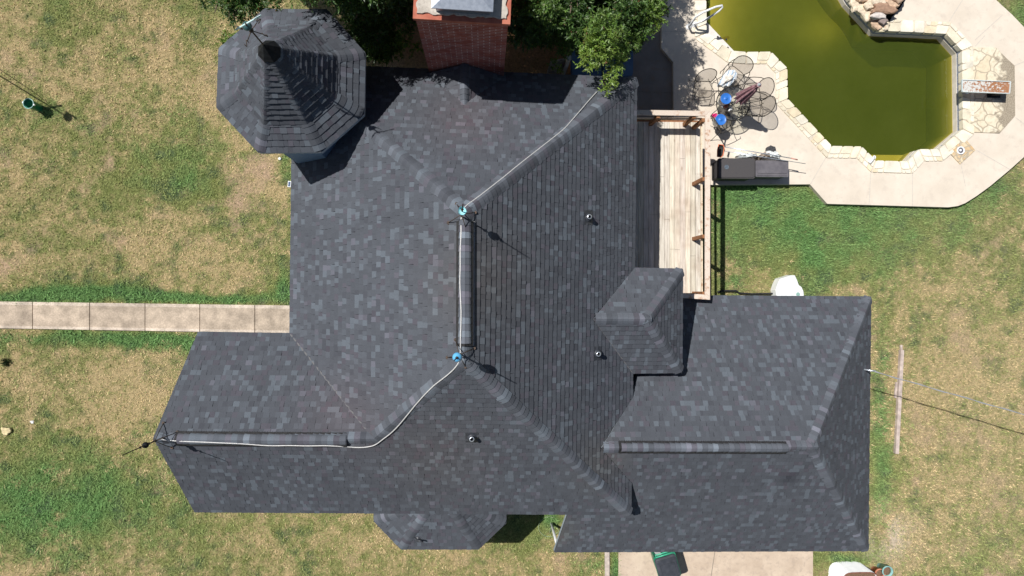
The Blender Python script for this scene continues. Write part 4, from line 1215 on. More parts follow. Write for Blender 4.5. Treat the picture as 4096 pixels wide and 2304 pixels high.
for (z, hh_) in ((2.28, .09),):
    mb.bar((xr, rSE.y + .1, z), (xr - .01, rNE.y - .1, z), .03, hh_, col=(.78, .66, .50))
    mb.bar((rNW.x, rNE.y - .10, z), (rNE.x - .1, rNE.y - .10, z), .035, hh_, col=(.62, .5, .38)); mb.bar((rSW.x, rSE.y + .10, z), (rSE.x - .1, rSE.y + .10, z), .035, hh_, col=(.62, .5, .38))
mb.build('middle_rail', M['rail'], deck)
for (px, py) in ((1772, 449), (1772, 594), (1772, 300), (1772, 738)):
    q = D(px, py, ZR); mb = MB(); mb.box((rNE.x - .145, q.y, 1.29), (.089, .089, 2.62)); mb.build('post', M['cedar'], deck)
for px in (1660, 1750):
    q = D(px, 292, ZR); mb = MB(); mb.box((q.x - .02, rNE.y - .13, 1.29), (.089, .089, 2.62)); mb.build('post', M['cedar'], deck)
q = D(1745, 745, ZR); mb = MB(); mb.box((q.x, rSE.y + .12, 1.29), (.089, .089, 2.62)); mb.build('post', M['cedar'], deck)
mb = MB(); q = P(2772, 1216, 1.5)
mb.box((q.x, q.y, 1.5), (.17, .16, .03)); o = mb.build('door_mat', M['blue_plastic']); tag(o, 'small blue plastic tray on the step just off the south end of the deck', 'tray'); o.name = 'plastic_tray'

# ================================================================== PATIO THINGS
# --- wrought iron chair, origin on the ground, faces local -y
M['mesh_fabric'] = None
m, nt, b = newmat('woven_metal_mesh'); oc = obj_coord(nt)
b.inputs['Base Color'].default_value = (.26, .22, .17, 1); b.inputs['Roughness'].default_value = .6
b.inputs['Alpha'].default_value = .42; M['mesh'] = m
def fan(mb, pts, mi=0):
    c = sum(pts, Vector()) / len(pts)
    for i in range(len(pts)): mb.face([c, pts[i], pts[(i + 1) % len(pts)]], mi=mi)
def make_chair():
    root = thing('patio_chair', (0, 0, 0), 'x', 'chair')
    back = []
    for k in range(19):
        a = math.pi * k / 18; x = .27 * math.cos(a); h = .62 + .40 * math.sin(a) ** .8 if 0 < k < 18 else .62
        t = (h - .44); back.append(Vector((x, .22 + t * .28, h)))
    loop = [Vector((.20, .20, .43)), Vector((.25, .24, .52))] + back + [Vector((-.25, .24, .52)), Vector((-.20, .20, .43))]
    mb = MB(); mb.tube(loop, .011, 8); mb.build('back_frame', M['iron'], root, local=True)
    mb = MB(); inner_ = [v_ * 1.0 for v_ in loop]; fan(mb, [Vector((v_.x * .95, v_.y, v_.z)) for v_ in inner_]); mb.build('backrest', M['mesh'], root, local=True)
    seat = [Vector((.25 * math.cos(a) * (1 if math.sin(a) > 0 else 1.0), .24 * math.sin(a), .43)) for a in [2 * math.pi * k / 24 for k in range(24)]]
    seat = [Vector((max(-.24, min(.24, v_.x * 1.15)), max(-.23, min(.22, v_.y * 1.15)), .43)) for v_ in seat]
    mb = MB(); fan(mb, seat); mb.build('seat', M['mesh'], root, local=True)
    mb = MB(); mb.tube(seat, .010, 6, closed=True); mb.build('seat_frame', M['iron'], root, local=True)
    for s in (-1, 1):
        mb = MB(); mb.tube([Vector((s * .27, .30, .62)), Vector((s * .31, .20, .66)), Vector((s * .34, .0, .66)), Vector((s * .35, -.16, .65)), Vector((s * .37, -.23, .62)), Vector((s * .34, -.26, .58))], .010, 6); mb.build('armrest', M['iron'], root, local=True)
        mb = MB(); mb.tube([Vector((s * .34, -.10, .65)), Vector((s * .30, -.14, .52)), Vector((s * .24, -.20, .43)), Vector((s * .27, -.24, .25)), Vector((s * .31, -.30, .02)), Vector((s * .30, -.36, .01))], .009, 6); mb.build('leg', M['iron'], root, local=True)
        mb = MB(); mb.tube([Vector((s * .22, .22, .45)), Vector((s * .25, .26, .25)), Vector((s * .29, .36, .02)), Vector((s * .28, .42, .01))], .009, 6); mb.build('leg', M['iron'], root, local=True)
    mb = MB(); mb.tube([Vector((-.24, -.24, .27)), Vector((0, -.27, .25)), Vector((.24, -.24, .27))], .009, 6); mb.build('stretcher', M['iron'], root, local=True)
    return root
proto = make_chair()
CH = [(2795, 374, 0, 'black iron mesh patio chair standing alone by the deck corner, half in tree shade'),
      (2912, 322, -38, 'black iron mesh patio chair with striped towels piled on its seat'),
      (2985, 384, -84, 'upper of the two empty round backed patio chairs on the pool side of the table'),
      (2990, 442, -100, 'lower of the two empty round backed patio chairs on the pool side of the table'),
      (2866, 500, 122, 'patio chair against the deck railing with a blue lidded bucket on its seat')]
for i, (px, py, a_, lab) in enumerate(CH):
    c_ = proto if i == 0 else copy_tree(proto)
    q = P(px, py, PZ); c_.location = (q.x, q.y, PZ); c_.rotation_euler = (0, 0, R(a_)); c_['label'] = lab; c_['group'] = 'iron patio chairs round the glass table'
# --- glass table
tc = P(2933, 414, PZ + .72); tbl = thing('patio_table', (tc.x, tc.y, PZ), 'round glass topped patio table with a closed umbrella through it', 'table')
m = bpy.data.materials.new('table_glass'); m.use_nodes = True; nt = m.node_tree; nt.nodes.clear()
out = nt.nodes.new('ShaderNodeOutputMaterial'); t_ = nt.nodes.new('ShaderNodeBsdfTransparent'); t_.inputs[0].default_value = (.93, .94, .92, 1); g_ = nt.nodes.new('ShaderNodeBsdfGlossy'); g_.inputs['Roughness'].default_value = .05
d2 = nt.nodes.new('ShaderNodeBsdfDiffuse'); d2.inputs[0].default_value = (.45, .42, .38, 1)
mx = nt.nodes.new('ShaderNodeMixShader'); mx.inputs[0].default_value = .07; mx2 = nt.nodes.new('ShaderNodeMixShader'); oc = obj_coord(nt)
nt.links.new(ramp(nt, noise(nt, 5, 4, oc), .42, 2.2), mx2.inputs[0])
nt.links.new(t_.outputs[0], mx.inputs[1]); nt.links.new(g_.outputs[0], mx.inputs[2]); nt.links.new(mx.outputs[0], mx2.inputs[1]); nt.links.new(d2.outputs[0], mx2.inputs[2]); nt.links.new(mx2.outputs[0], out.inputs[0]); M['glass'] = m
RT = .47; zt = PZ + .72
mb = MB(); mb.lathe((tc.x, tc.y, zt - .004), [(RT - .01, 0), (RT - .01, .006)], 40); mb.build('tabletop', M['glass'], tbl)
mb = MB(); mb.tube([Vector((tc.x + RT * math.cos(a), tc.y + RT * math.sin(a), zt - .006)) for a in [2 * math.pi * k / 40 for k in range(40)]], .014, 8, closed=True)
for k in range(6):
    a = math.pi * k / 3; mb.tube([Vector((tc.x, tc.y, zt - .02)), Vector((tc.x + RT * math.cos(a), tc.y + RT * math.sin(a), zt - .015))], .007, 6)
mb.tube([Vector((tc.x + .045 * math.cos(a), tc.y + .045 * math.sin(a), zt - .01)) for a in [2 * math.pi * k / 12 for k in range(12)]], .008, 6, closed=True)
mb.build('table_frame', M['iron'], tbl)
for k in range(4):
    a = math.pi / 4 + math.pi / 2 * k; mb = MB(); e_ = lambda r_, z_: Vector((tc.x + r_ * math.cos(a), tc.y + r_ * math.sin(a), PZ + z_))
    mb.tube([e_(.40, .70), e_(.22, .5), e_(.16, .3), e_(.26, .1), e_(.36, .01)], .012, 6); mb.build('leg', M['iron'], tbl)
mb = MB(); mb.tube([Vector((tc.x + .19 * math.cos(a), tc.y + .19 * math.sin(a), PZ + .25)) for a in [2 * math.pi * k / 24 for k in range(24)]], .008, 6, closed=True); mb.build('stretcher', M['iron'], tbl)
# --- umbrella
u0 = P(2951, 417, PZ + .85); um = thing('patio_umbrella', (tc.x + .04, tc.y, PZ), 'closed faded mauve umbrella leaning out of the glass table', 'umbrella')
tp = P(3036, 339, PZ + 2.15); bs_ = Vector((tc.x + .02, tc.y, PZ + .05))
mb = MB(); mb.tube([bs_, tp], .019, 8); mb.build('pole', M['steel'], um)
ax = (tp - bs_).normalized(); mb = MB(); q0 = bs_ + ax * 1.02; Lc = (tp - q0).length
ux = ax.orthogonal().normalized(); uy = ax.cross(ux); n = 40; rings = []
for i in range(14):
    f = i / 13; r = .115 * (1 - f) ** .6 + .035; 
    if .8 < f < .93: r = .05
    if f >= .93: r = .065
    rings.append([q0 + ax * (Lc * f) + (ux * math.cos(2 * math.pi * k / n) + uy * math.sin(2 * math.pi * k / n)) * (r * (1 + .28 * math.cos(k / n * 2 * math.pi * 8 + .5 * math.sin(f * 5)) * (1 - f * .5))) - ax * (.05 * (k % 5 == 0) * (i == 0)) for k in range(n)])
for i in range(13):
    for k in range(n): mb.face([rings[i][k], rings[i][(k + 1) % n], rings[i + 1][(k + 1) % n], rings[i + 1][k]], sm=True)
mb.face(rings[-1]); mb.build('canopy', mat2('faded_mauve_canvas', (.26, .13, .15), (.42, .25, .27), 16, .9), um)
mb = MB(); mb.lathe(tp - ax * .03, [(.05, 0), (.045, .05), (.02, .08)], 14, ax=ax); mb.build('finial', mat2('grey_finial', (.35, .38, .42), (.45, .48, .5), 9, .5), um)
mb = MB(); mb.lathe((bs_.x, bs_.y, PZ), [(.22, 0), (.21, .05), (.05, .09), (.03, .3)], 24); mb.build('base', M['iron'], um)
# --- buckets
def bucket(px, py, z, label, hgt=.36, r=.148):
    q = P(px, py, z + hgt); t = thing('bucket', (q.x, q.y, z), label, 'bucket', 'white buckets with blue lids')
    mb = MB(); mb.lathe((q.x, q.y, z), [(r * .86, 0), (r, hgt - .05), (r * 1.04, hgt - .05), (r * 1.04, hgt - .035), (r, hgt - .03), (r, hgt - .01)], 28); mb.build('pail', M['white_plastic'], t)
    mb = MB(); mb.lathe((q.x, q.y, z + hgt - .015), [(r * 1.06, -.012), (r * 1.08, .006), (r * 1.03, .014), (r * .97, .006), (r * .5, .005), (r * .2, .006), (r * .19, .014), (r * .05, .014)], 32); mb.build('lid', M['blue_plastic'], t)
bucket(2905, 394, PZ + .73, 'white bucket with a blue lid standing on the glass table', .30, .14)
bucket(2884, 478, PZ + .45, 'white bucket with a blue lid standing on the chair by the deck railing', .36, .142)
def blob(name, pts, h, mat, label, cat, z, group=None, rnd=.02, kind='prism'):
    """soft lumpy item from an outline"""
    P_ = [P(x, y, z) for x, y in pts]; c = sum(P_, Vector()) / len(P_); mb = MB(); n = len(P_); rings = []
    dense = []
    for i in range(n):
        for s in range(3): dense.append(P_[i].lerp(P_[(i + 1) % n], s / 3))
    N = len(dense)
    for (f, hz) in ((1.0, 0), (1.0, .45), (.94, .8), (.7, .98), (.35, 1.0)):
        rings.append([c + (p - c) * f + Vector((random.uniform(-rnd, rnd) * f, random.uniform(-rnd, rnd) * f, h * hz * random.uniform(.8, 1.1) if hz else 0)) for p in dense])
    for i in range(4):
        for k in range(N): mb.face([rings[i][k], rings[i][(k + 1) % N], rings[i + 1][(k + 1) % N], rings[i + 1][k]], sm=True)
    mb.face(rings[-1], sm=True)
    o = mb.build(name, mat); tag(o, label, cat, group); return o
m, nt, b = newmat('striped_towel'); oc = obj_coord(nt); wv = node(nt, 'ShaderNodeTexWave'); wv.inputs['Scale'].default_value = 3.2; wv.inputs['Distortion'].default_value = 1.5
mp = nt.nodes.new('ShaderNodeMapping'); mp.inputs['Rotation'].default_value = (0, 0, R(25)); nt.links.new(oc, mp.inputs['Vector']); nt.links.new(mp.outputs[0], wv.inputs['Vector'])
nt.links.new(mixc(nt, ramp(nt, wv.outputs['Fac'], .86, .94), (.70, .72, .73), (.26, .42, .60)), b.inputs['Base Color']); b.inputs['Roughness'].default_value = .95
bump(nt, b, noise(nt, 30, 3, oc), .5, .01); M['towel'] = m
blob('towel', [(2911, 283), (2934, 283), (2945, 299), (2942, 318), (2930, 332), (2911, 352), (2892, 350), (2867, 345), (2872, 332), (2896, 296)], .16, M['towel'], 'rumpled white and blue striped towel on the patio chair nearest the pool steps', 'towel', PZ + .44, rnd=.018)
o = blob('cloth_bundle', [(2901, 305), (2916, 300), (2931, 306), (2922, 322), (2900, 330), (2892, 336), (2899, 318)], .09, mat2('cream_cloth', (.66, .62, .54), (.78, .74, .68), 12, .95), 'cream cloth lying on top of the striped towel', 'cloth', PZ + .59, rnd=.012)
# red pot, gloves, basket on the table; pink box on the chair
q = P(2904, 423, zt + .09); mb = MB(); mb.lathe((q.x, q.y, zt + .006), [(.045, 0), (.062, .09), (.055, .092), (.05, .04)], 18, capt=True); o = mb.build('flower_pot', M['terracotta']); tag(o, 'small orange pot on the glass table beside the bucket', 'pot')
for (px, py, a_, lab) in ((2889, 423, 20, 'white glove beside the orange pot, nearest the bucket'), (2919, 438, -30, 'white glove with spread fingers on the glass table south of the pot')):
    q = P(px, py, zt + .02); mb = MB(); ca = math.cos(R(a_)); sa = math.sin(R(a_))
    def L2(x, y, z=0): return Vector((q.x + x * ca - y * sa, q.y + x * sa + y * ca, zt + .012 + z))
    mb.tube([L2(0, -.05), L2(0, 0, .008), L2(0, .04)], .02, 8, radii=[.022, .028, .022])
    for k in range(4): mb.tube([L2(-.02 + k * .014, .035), L2(-.03 + k * .02, .07, .006), L2(-.036 + k * .024, .10 - abs(k - 1.5) * .01)], .007, 6, radii=[.008, .0075, .006])
    mb.tube([L2(.02, 0), L2(.045, .02, .004), L2(.06, .045)], .008, 6)
    o = mb.build('glove', M['white_plastic']); tag(o, lab, 'glove')
q = P(2978, 438, zt + .1); bk = thing('grill_basket', (q.x, q.y, zt + .01), 'black wire basket with a lid on the glass table', 'basket'); mb = MB()
for k in range(9):
    x = -.13 + k * .0325; mb.tube([(q.x + x, q.y - .07, zt + .02), (q.x + x, q.y - .08, zt + .12)], .004, 5); mb.tube([(q.x + x, q.y - .08, zt + .12), (q.x + x, q.y + .08, zt + .12)], .004, 5); mb.tube([(q.x + x, q.y + .07, zt + .02), (q.x + x, q.y + .08, zt + .12)], .004, 5); mb.tube([(q.x + x, q.y - .07, zt + .02), (q.x + x, q.y + .07, zt + .02)], .004, 5)
for z_, e in ((.02, .07), (.12, .085)): mb.tube([(q.x - .14, q.y - e, zt + z_), (q.x + .14, q.y - e, zt + z_), (q.x + .14, q.y + e, zt + z_), (q.x - .14, q.y + e, zt + z_)], .006, 6, closed=True)
mb.build('wire_body', M['iron'], bk)
mb = MB(); mb.tube([(q.x - .1, q.y - .02, zt + .13), (q.x - .22, q.y + .03, zt + .16), (q.x - .30, q.y + .02, zt + .15)], .008, 6); mb.build('handle', M['iron'], bk)
q = P(2858, 462, PZ + .5); mb = MB(); mb.box((q.x, q.y, PZ + .49), (.13, .10, .08), R(15)); mb.box((q.x, q.y, PZ + .535), (.11, .08, .012), R(15)); mb.box((q.x, q.y, PZ + .545), (.05, .03, .012), R(15)); o = mb.build('plastic_tub', mat2('magenta_plastic', (.62, .03, .16), (.75, .05, .22), 8, .4)); tag(o, 'small magenta plastic tub on the chair by the deck rail', 'tub')

# --- deck boxes
def rbox_poly(cx, cy, w, d, r, rot=0, n=5):
    pts = []
    for (sx_, sy_, a0_) in ((1, 1, 0), (-1, 1, 90), (-1, -1, 180), (1, -1, 270)):
        for k in range(n + 1):
            a = R(a0_ + 90 * k / n); x = sx_ * (w / 2 - r) + r * math.cos(a); y = sy_ * (d / 2 - r) + r * math.sin(a)
            pts.append((cx + x * math.cos(rot) - y * math.sin(rot), cy + x * math.sin(rot) + y * math.cos(rot)))
    return pts
m, nt, b = newmat('wicker_resin'); oc = obj_coord(nt); ck_ = node(nt, 'ShaderNodeTexChecker'); ck_.inputs['Scale'].default_value = 52; nt.links.new(oc, ck_.inputs['Vector'])
nt.links.new(mixc(nt, ck_.outputs['Fac'], (.052, .048, .05), (.085, .08, .083)), b.inputs['Base Color']); b.inputs['Roughness'].default_value = .55; bump(nt, b, ck_.outputs['Fac'], .5, .006); M['wicker'] = m
M['grey_resin'] = mat2('grey_resin', (.105, .10, .115), (.15, .142, .158), 6, .5)
a_, b_ = P(2872, 632, PZ + .62), P(3021, 714, PZ + .62)
bx1 = thing('deck_box', ((a_.x + b_.x) / 2, (a_.y + b_.y) / 2, PZ), 'dark wicker patterned plastic storage box with a round emblem, beside the deck', 'storage box', 'storage boxes beside the deck')
mb = MB(); c = bx1.location; w_, d_ = b_.x - a_.x, a_.y - b_.y
mb.prism(rbox_poly(c.x, c.y, w_ * .95, d_ * .93, .05), PZ, PZ + .54); mb.build('box_body', M['wicker'], bx1)
mb = MB(); mb.prism(rbox_poly(c.x, c.y, w_, d_, .06), PZ + .54, PZ + .60, bottom=True); mb.prism(rbox_poly(c.x, c.y, w_ - .06, d_ - .06, .05), PZ + .60, PZ + .62)
for s in (-1, 1): mb.prism(rbox_poly(c.x + s * (w_ / 2 - .03), c.y, .02, d_ - .12, .008), PZ + .60, PZ + .626)
lid = mb.build('lid', M['wicker'], bx1)
mb = MB(); e = P(2907, 668, PZ + .63)
mb.lathe((e.x, e.y, PZ + .62), [(.062, 0), (.062, .008), (.052, .010), (.052, .006)], 28)
mb.tube([Vector((e.x + .035 * math.cos(a), e.y + .035 * math.sin(a), PZ + .634)) for a in [R(k) for k in range(20, 230, 14)]], .008, 6)
mb.tube([Vector((e.x + .030 * math.cos(a), e.y + .018 * math.sin(a), PZ + .634)) for a in [R(k) for k in range(200, 420, 16)]], .008, 6)
o = mb.build('emblem', mat2('slate_emblem', (.10, .13, .17), (.14, .18, .22), 20, .5), bx1)
mb = MB(); mb.box((c.x, c.y - d_ * .47, PZ + .50), (w_ * .22, .03, .05)); mb.build('latch', M['grey_resin'], bx1)
a_, b_ = P(3023, 641, PZ + .55), P(3155, 708, PZ + .55)
bx2 = thing('deck_box', ((a_.x + b_.x) / 2, (a_.y + b_.y) / 2, PZ), 'smooth grey plastic storage box, on the pool side of the wicker patterned one', 'storage box', 'storage boxes beside the deck')
mb = MB(); c = bx2.location; w_, d_ = b_.x - a_.x, a_.y - b_.y
mb.prism(rbox_poly(c.x, c.y + .0, w_ * .94, d_ * .92, .04), PZ, PZ + .49); mb.build('box_body', M['grey_resin'], bx2)
mb = MB(); mb.prism(rbox_poly(c.x, c.y, w_, d_, .03), PZ + .49, PZ + .535, bottom=True); mb.prism(rbox_poly(c.x, c.y + .03, w_ - .08, d_ - .14, .03), PZ + .535, PZ + .55); mb.prism(rbox_poly(c.x, c.y - d_ / 2 + .05, w_ - .1, .035, .01), PZ + .535, PZ + .553); mb.build('lid', M['grey_resin'], bx2)
# bags behind the boxes
wb = mat2('white_plastic_bag', (.60, .66, .68), (.82, .84, .84), 10, .5, bs=.5)
blob('plastic_bag', [(2935, 628), (2960, 622), (2990, 620), (3012, 624), (3018, 634), (2990, 640), (2950, 638)], .34, wb, 'white plastic bag stuffed behind the wicker box', 'bag', PZ, rnd=.03)
blob('plastic_bag', [(3036, 622), (3060, 612), (3085, 614), (3110, 628), (3108, 640), (3060, 642), (3036, 638)], .34, wb, 'white plastic bag stuffed behind the grey box', 'bag', PZ, rnd=.03)
blob('rag', [(3018, 630), (3040, 618), (3062, 622), (3066, 638), (3030, 642)], .40, mat2('dirty_brown_rag', (.20, .16, .13), (.42, .36, .30), 25, .95), 'dirty brown rag between the two plastic bags', 'rag', PZ, rnd=.02)
blob('cushion', [(3060, 606), (3064, 592), (3078, 583), (3098, 590), (3101, 600), (3099, 616), (3085, 612)], .10, mat2('charcoal_cushion', (.04, .04, .045), (.065, .065, .07), 15, .9), 'small charcoal cushion on the concrete behind the grey box', 'cushion', PZ, rnd=.01)
# --- pool poles: skimmer net and brush
net = thing('pool_net', (P(2880, 608, PZ).x, P(2880, 608, PZ).y, PZ), 'pool leaf net with an orange frame and long silver pole resting on the boxes', 'pool net')
z0 = PZ + .60
F = [P(x, y, z) for x, y, z in [(2875, 578, .9), (2893, 580, .9), (2897, 592, .9), (2892, 622, .88), (2884, 629, .88), (2869, 626, .88), (2870, 600, .9)]]
mb = MB(); mb.tube([p + Vector((0, 0, 0)) for p in F], .014, 8, closed=True); mb.build('net_frame', mat2('orange_frame', (.62, .16, .07), (.75, .22, .10), 10, .5), net)
mb = MB(); c = sum(F, Vector()) / len(F); bag = [[c + (p - c) * f + Vector((0, 0, -h)) for p in F] for f, h in ((.97, 0), (.85, .06), (.5, .10))]
for i in range(2):
    for k in range(len(F)): mb.face([bag[i][k], bag[i][(k + 1) % len(F)], bag[i + 1][(k + 1) % len(F)], bag[i + 1][k]])
mb.face(bag[2]); mb.build('net_bag', mat2('black_netting', (.03, .03, .03), (.06, .055, .05), 60, .9), net)
mb = MB(); mb.tube([P(2903, 588, .92), P(3165, 633, .84)], .013, 8); mb.build('pole', M['steel'], net)
mb = MB(); mb.tube([P(3165, 633, .845), P(3190, 639, .835)], .017, 8); mb.build('grip', mat2('faded_red_grip', (.50, .22, .16), (.6, .3, .24), 10, .6), net)
br_ = thing('pool_brush', (P(2900, 600, PZ).x, P(2900, 600, PZ).y, PZ), 'pool brush with a black head and thinner silver pole below the net', 'pool brush')
mb = MB(); mb.tube([P(2898, 604, .82), P(3222, 655, .72)], .010, 8); mb.build('pole', M['steel'], br_)
mb = MB(); mb.bar(P(2903, 558, .84), P(2898, 578, .84), .03, .05); mb.tube([P(2897, 606, .82), P(2893, 616, .82), P(2885, 606, .80)], .01, 6); mb.tube([P(2900, 575, .84), P(2897, 590, .84), P(2898, 604, .83)], .012, 6); mb.build('brush_head', M['black_plastic'], br_)

# --- handrail
hr = thing('pool_handrail', (P(2760, 110, PZ).x, P(2760, 110, PZ).y, PZ), 'white looped pool handrail at the entry corner of the pool', 'handrail')
for k, (bx_, sh) in enumerate((((2752, 108), 0), ((2776, 101), 1))):
    pass
b0 = P(2755, 108, PZ); b1 = P(2778, 99, PZ); 
mb = MB(); mb.tube([b0, P(2759, 103, .45), P(2782, 68, .85), P(2812, 49, 1.0), P(2862, 28, 1.02), P(2888, 22, 1.0), P(2890, 28, .97), P(2878, 42, .9), P(2840, 68, .72), P(2812, 84, .6), P(2784, 94, .45), b1], .030, 10)
mb.build('rail_tube', M['white_plastic'], hr)
for b_ in (b0, b1):
    mb = MB(); mb.lathe((b_.x, b_.y, PZ), [(.09, 0), (.085, .02), (.05, .045), (.03, .06)], 20); mb.build('foot_flange', M['white_plastic'], hr)

# --- diving board
db = thing('diving_board', (P(3950, 360, PZ).x, P(3950, 360, PZ).y, PZ), 'rusty diving board with flaking pale paint over the deep end', 'diving board')
m, nt, b = newmat('flaking_board'); oc = obj_coord(nt)
f = ramp(nt, noise(nt, 11, 6, oc, .75), .50, .54); sx = nt.nodes.new('ShaderNodeSeparateXYZ'); nt.links.new(oc, sx.inputs[0])
ad = nt.nodes.new('ShaderNodeMath'); ad.operation = 'MULTIPLY_ADD'; nt.links.new(sx.outputs[0], ad.inputs[0]); ad.inputs[1].default_value = -.10; nt.links.new(noise(nt, 11, 6, oc, .75), ad.inputs[2])
f = ramp(nt, ad.outputs[0], .53, .56)
nt.links.new(mixc(nt, f, mixc(nt, noise(nt, 20, 4, oc), (.27, .115, .05), (.42, .20, .10)), (.60, .60, .57)), b.inputs['Base Color']); b.inputs['Roughness'].default_value = .8
bp_ = [P(3848, 319, .62), P(3849, 367, .62), P(4037, 374, .62), P(4041, 327, .62)]
mb = MB(); mb.prism([(p.x, p.y) for p in bp_], .565, .61, bottom=True); mb.build('board', m, db)
mb = MB(); c4 = sum(bp_, Vector()) / 4
for i in range(4):
    a_, b_ = bp_[i], bp_[(i + 1) % 4]; mb.bar(a_ + Vector((0, 0, -.005)), b_ + Vector((0, 0, -.005)), .018, .05)
mb.build('board_edge', mat2('pale_aqua_edge', (.55, .64, .66), (.72, .78, .78), 20, .6), db)
mb = MB(); mb.box((c4.x + .55, c4.y, .36), (.22, .30, .40)); mb.box((c4.x + .55, c4.y, .185), (.4, .38, .03)); mb.build('stand', M['iron'], db)
mb = MB(); mb.lathe((c4.x - .25, c4.y, .20), [(.09, 0), (.09, .02), (.05, .03), (.05, .36)], 20); mb.build('fulcrum', M['steel'], db)
# skimmer ring
q = P(3843, 602, .2); sk_ = thing('skimmer_lid', (q.x, q.y, .2), 'white ringed skimmer lid on the small flagstone pad', 'skimmer lid')
mb = MB(); mb.lathe((q.x, q.y, .19), [(.115, 0), (.115, .03), (.085, .03), (.08, .008)], 28, capt=False); mb.build('ring', M['white_plastic'], sk_)
mb = MB(); mb.lathe((q.x, q.y, .19), [(.082, 0), (.082, .006)], 24); mb.build('well', M['grey_resin'], sk_)
mb = MB(); mb.lathe((q.x - .01, q.y + .01, .197), [(.035, 0), (.035, .01)], 16); mb.build('plug', M['white_plastic'], sk_)
# white rope anchor on the south coping
q = P(3490, 634, CT); mb = MB(); mb.tube([P(3478, 652, CT + .02), P(3488, 640, CT + .04), P(3497, 628, CT + .02)], .03, 10, radii=[.05, .04, .03]); mb.tube([Vector((P(3495, 630, CT).x + .035 * math.cos(a), P(3495, 630, CT).y + .045 * math.sin(a), CT + .03)) for a in [R(k) for k in range(0, 360, 24)]], .013, 8, closed=True)
o = mb.build('rope_anchor', M['white_plastic']); tag(o, 'white plastic rope anchor on the south coping of the pool', 'anchor')

# --- waterfall rocks
def rock(px, py, z, rx, ry, rz_, col, label, ang=0, gname='stacked waterfall rocks by the pool'):
    q = P(px, py, z + rz_ * 2); bm_ = MB(); n1, n2 = 14, 9
    sx_, sy_ = random.random() * 9, random.random() * 9; grid = []
    for i in range(n2 + 1):
        th = math.pi * i / n2; row = []
        for k in range(n1):
            ph = 2 * math.pi * k / n1; d = Vector((math.sin(th) * math.cos(ph), math.sin(th) * math.sin(ph), math.cos(th)))
            e_ = 1 + .20 * math.sin(3 * ph + sx_) * math.sin(th) + .13 * math.sin(5 * ph + sy_ + th * 2) + random.uniform(-.05, .05)
            d = Vector((math.copysign(abs(d.x) ** .75, d.x), math.copysign(abs(d.y) ** .75, d.y), math.copysign(abs(d.z) ** .55, d.z)))
            v_ = Vector((d.x * rx * e_, d.y * ry * e_, d.z * rz_))
            row.append(Vector((v_.x * math.cos(ang) - v_.y * math.sin(ang), v_.x * math.sin(ang) + v_.y * math.cos(ang), v_.z)))
        grid.append(row)
    for i in range(n2):
        for k in range(n1): bm_.face([grid[i][k], grid[i + 1][k], grid[i + 1][(k + 1) % n1], grid[i][(k + 1) % n1]], col)
    o = bm_.build('rock', M['rock']); o.location = (q.x, q.y, z + rz_); tag(o, label, 'rock', gname); return o
M['rock'] = tone_mat('waterfall_stone', .9, 14, .22, .8, big=5, bigamt=.28)
cr, br1, pk = (.70, .60, .46), (.36, .23, .16), (.58, .42, .30)
RK = [(3432, 14, .20, .21, .17, .07, cr, 'cream rock overhanging the water at the top left of the rock pile', .3), (3462, 45, .18, .26, .15, .08, cr, 'long cream rock along the water side of the pile', -.8), (3492, 62, .18, .18, .12, .08, pk, 'tan flat rock in the middle of the pile', -.9),
      (3515, 92, .18, .24, .13, .07, pk, 'tan rock at the lower water corner of the pile', -.5), (3543, 102, .18, .15, .11, .06, cr, 'cream wedge at the foot of the pile beside the coping', .4), (3528, 117, .15, .15, .06, .05, (.74, .66, .46), 'yellow cream rock overhanging the pool corner below the pile', .0),
      (3489, 12, .3, .19, .16, .09, cr, 'broad cream rock at the top middle of the pile', .2), (3540, 30, .38, .34, .15, .10, br1, 'big brown rock lying across the top of the pile', -.1), (3518, 56, .36, .2, .12, .09, (.66, .60, .56), 'pale rock with a rusty ring stain below the big brown one', -.1),
      (3535, 78, .34, .13, .10, .06, (.30, .24, .22), 'small dark wet rock near the foot of the pile', -.6), (3576, 6, .34, .24, .14, .09, pk, 'tan rock at the upper right of the pile', -.3), (3520, -4, .4, .2, .14, .09, cr, 'cream rock cut by the top edge, above the brown one', 0), (3600, -20, .42, .22, .16, .1, (.50, .36, .26), 'brown tan rock at the far top right of the pile', .4), (3500, 30, .26, .12, .10, .07, (.62, .50, .38), 'small tan rock wedged left of the big brown one', 1.0),
      (3455, -22, .3, .24, .16, .1, pk, 'tan rock just past the top edge, left in the pile', 0)]
for r_ in RK: rock(*r_)
mb = MB(); mb.prism([P(x, y, .2).xy for x, y in [(3412, -40), (3416, 6), (3470, 62), (3520, 112), (3550, 98), (3565, 70), (3600, 30), (3640, -40)]][::-1], .05, .24); o = mb.build('rock_bed', M['rock']); tag(o, kind='structure')

# ================================================================== YARD THINGS
# wheeled bin
bc = P(2668, 2262, 1.0); bn = thing('wheeled_bin', (bc.x, bc.y, 0), 'green wheeled rubbish bin with a black lid on the driveway', 'rubbish bin')
rot = R(16); ca, sa = math.cos(rot), math.sin(rot)
def LB(x, y, z): return Vector((bc.x + x * ca - y * sa, bc.y + x * sa + y * ca, z))
def lp(poly, s=1.0, oy=0): return [tuple(LB(x * s, y * s + oy, 0).xy) for x, y in poly]
body0 = rbox_poly(0, 0, .44, .48, .05); body1 = rbox_poly(0, 0, .58, .66, .05)
mb = MB(); A = [LB(x, y + .0, .06) for x, y in body0]; B1 = [LB(x, y - .03, 1.0) for x, y in body1]; n = len(A)
for i in range(n): mb.face([A[i], A[(i + 1) % n], B1[(i + 1) % n], B1[i]], sm=True)
mb.face(A[::-1]); mb.prism(lp(rbox_poly(0, -.03, .62, .70, .05)), .96, 1.0, bottom=True); mb.build('bin_body', M['green_plastic'], bn)
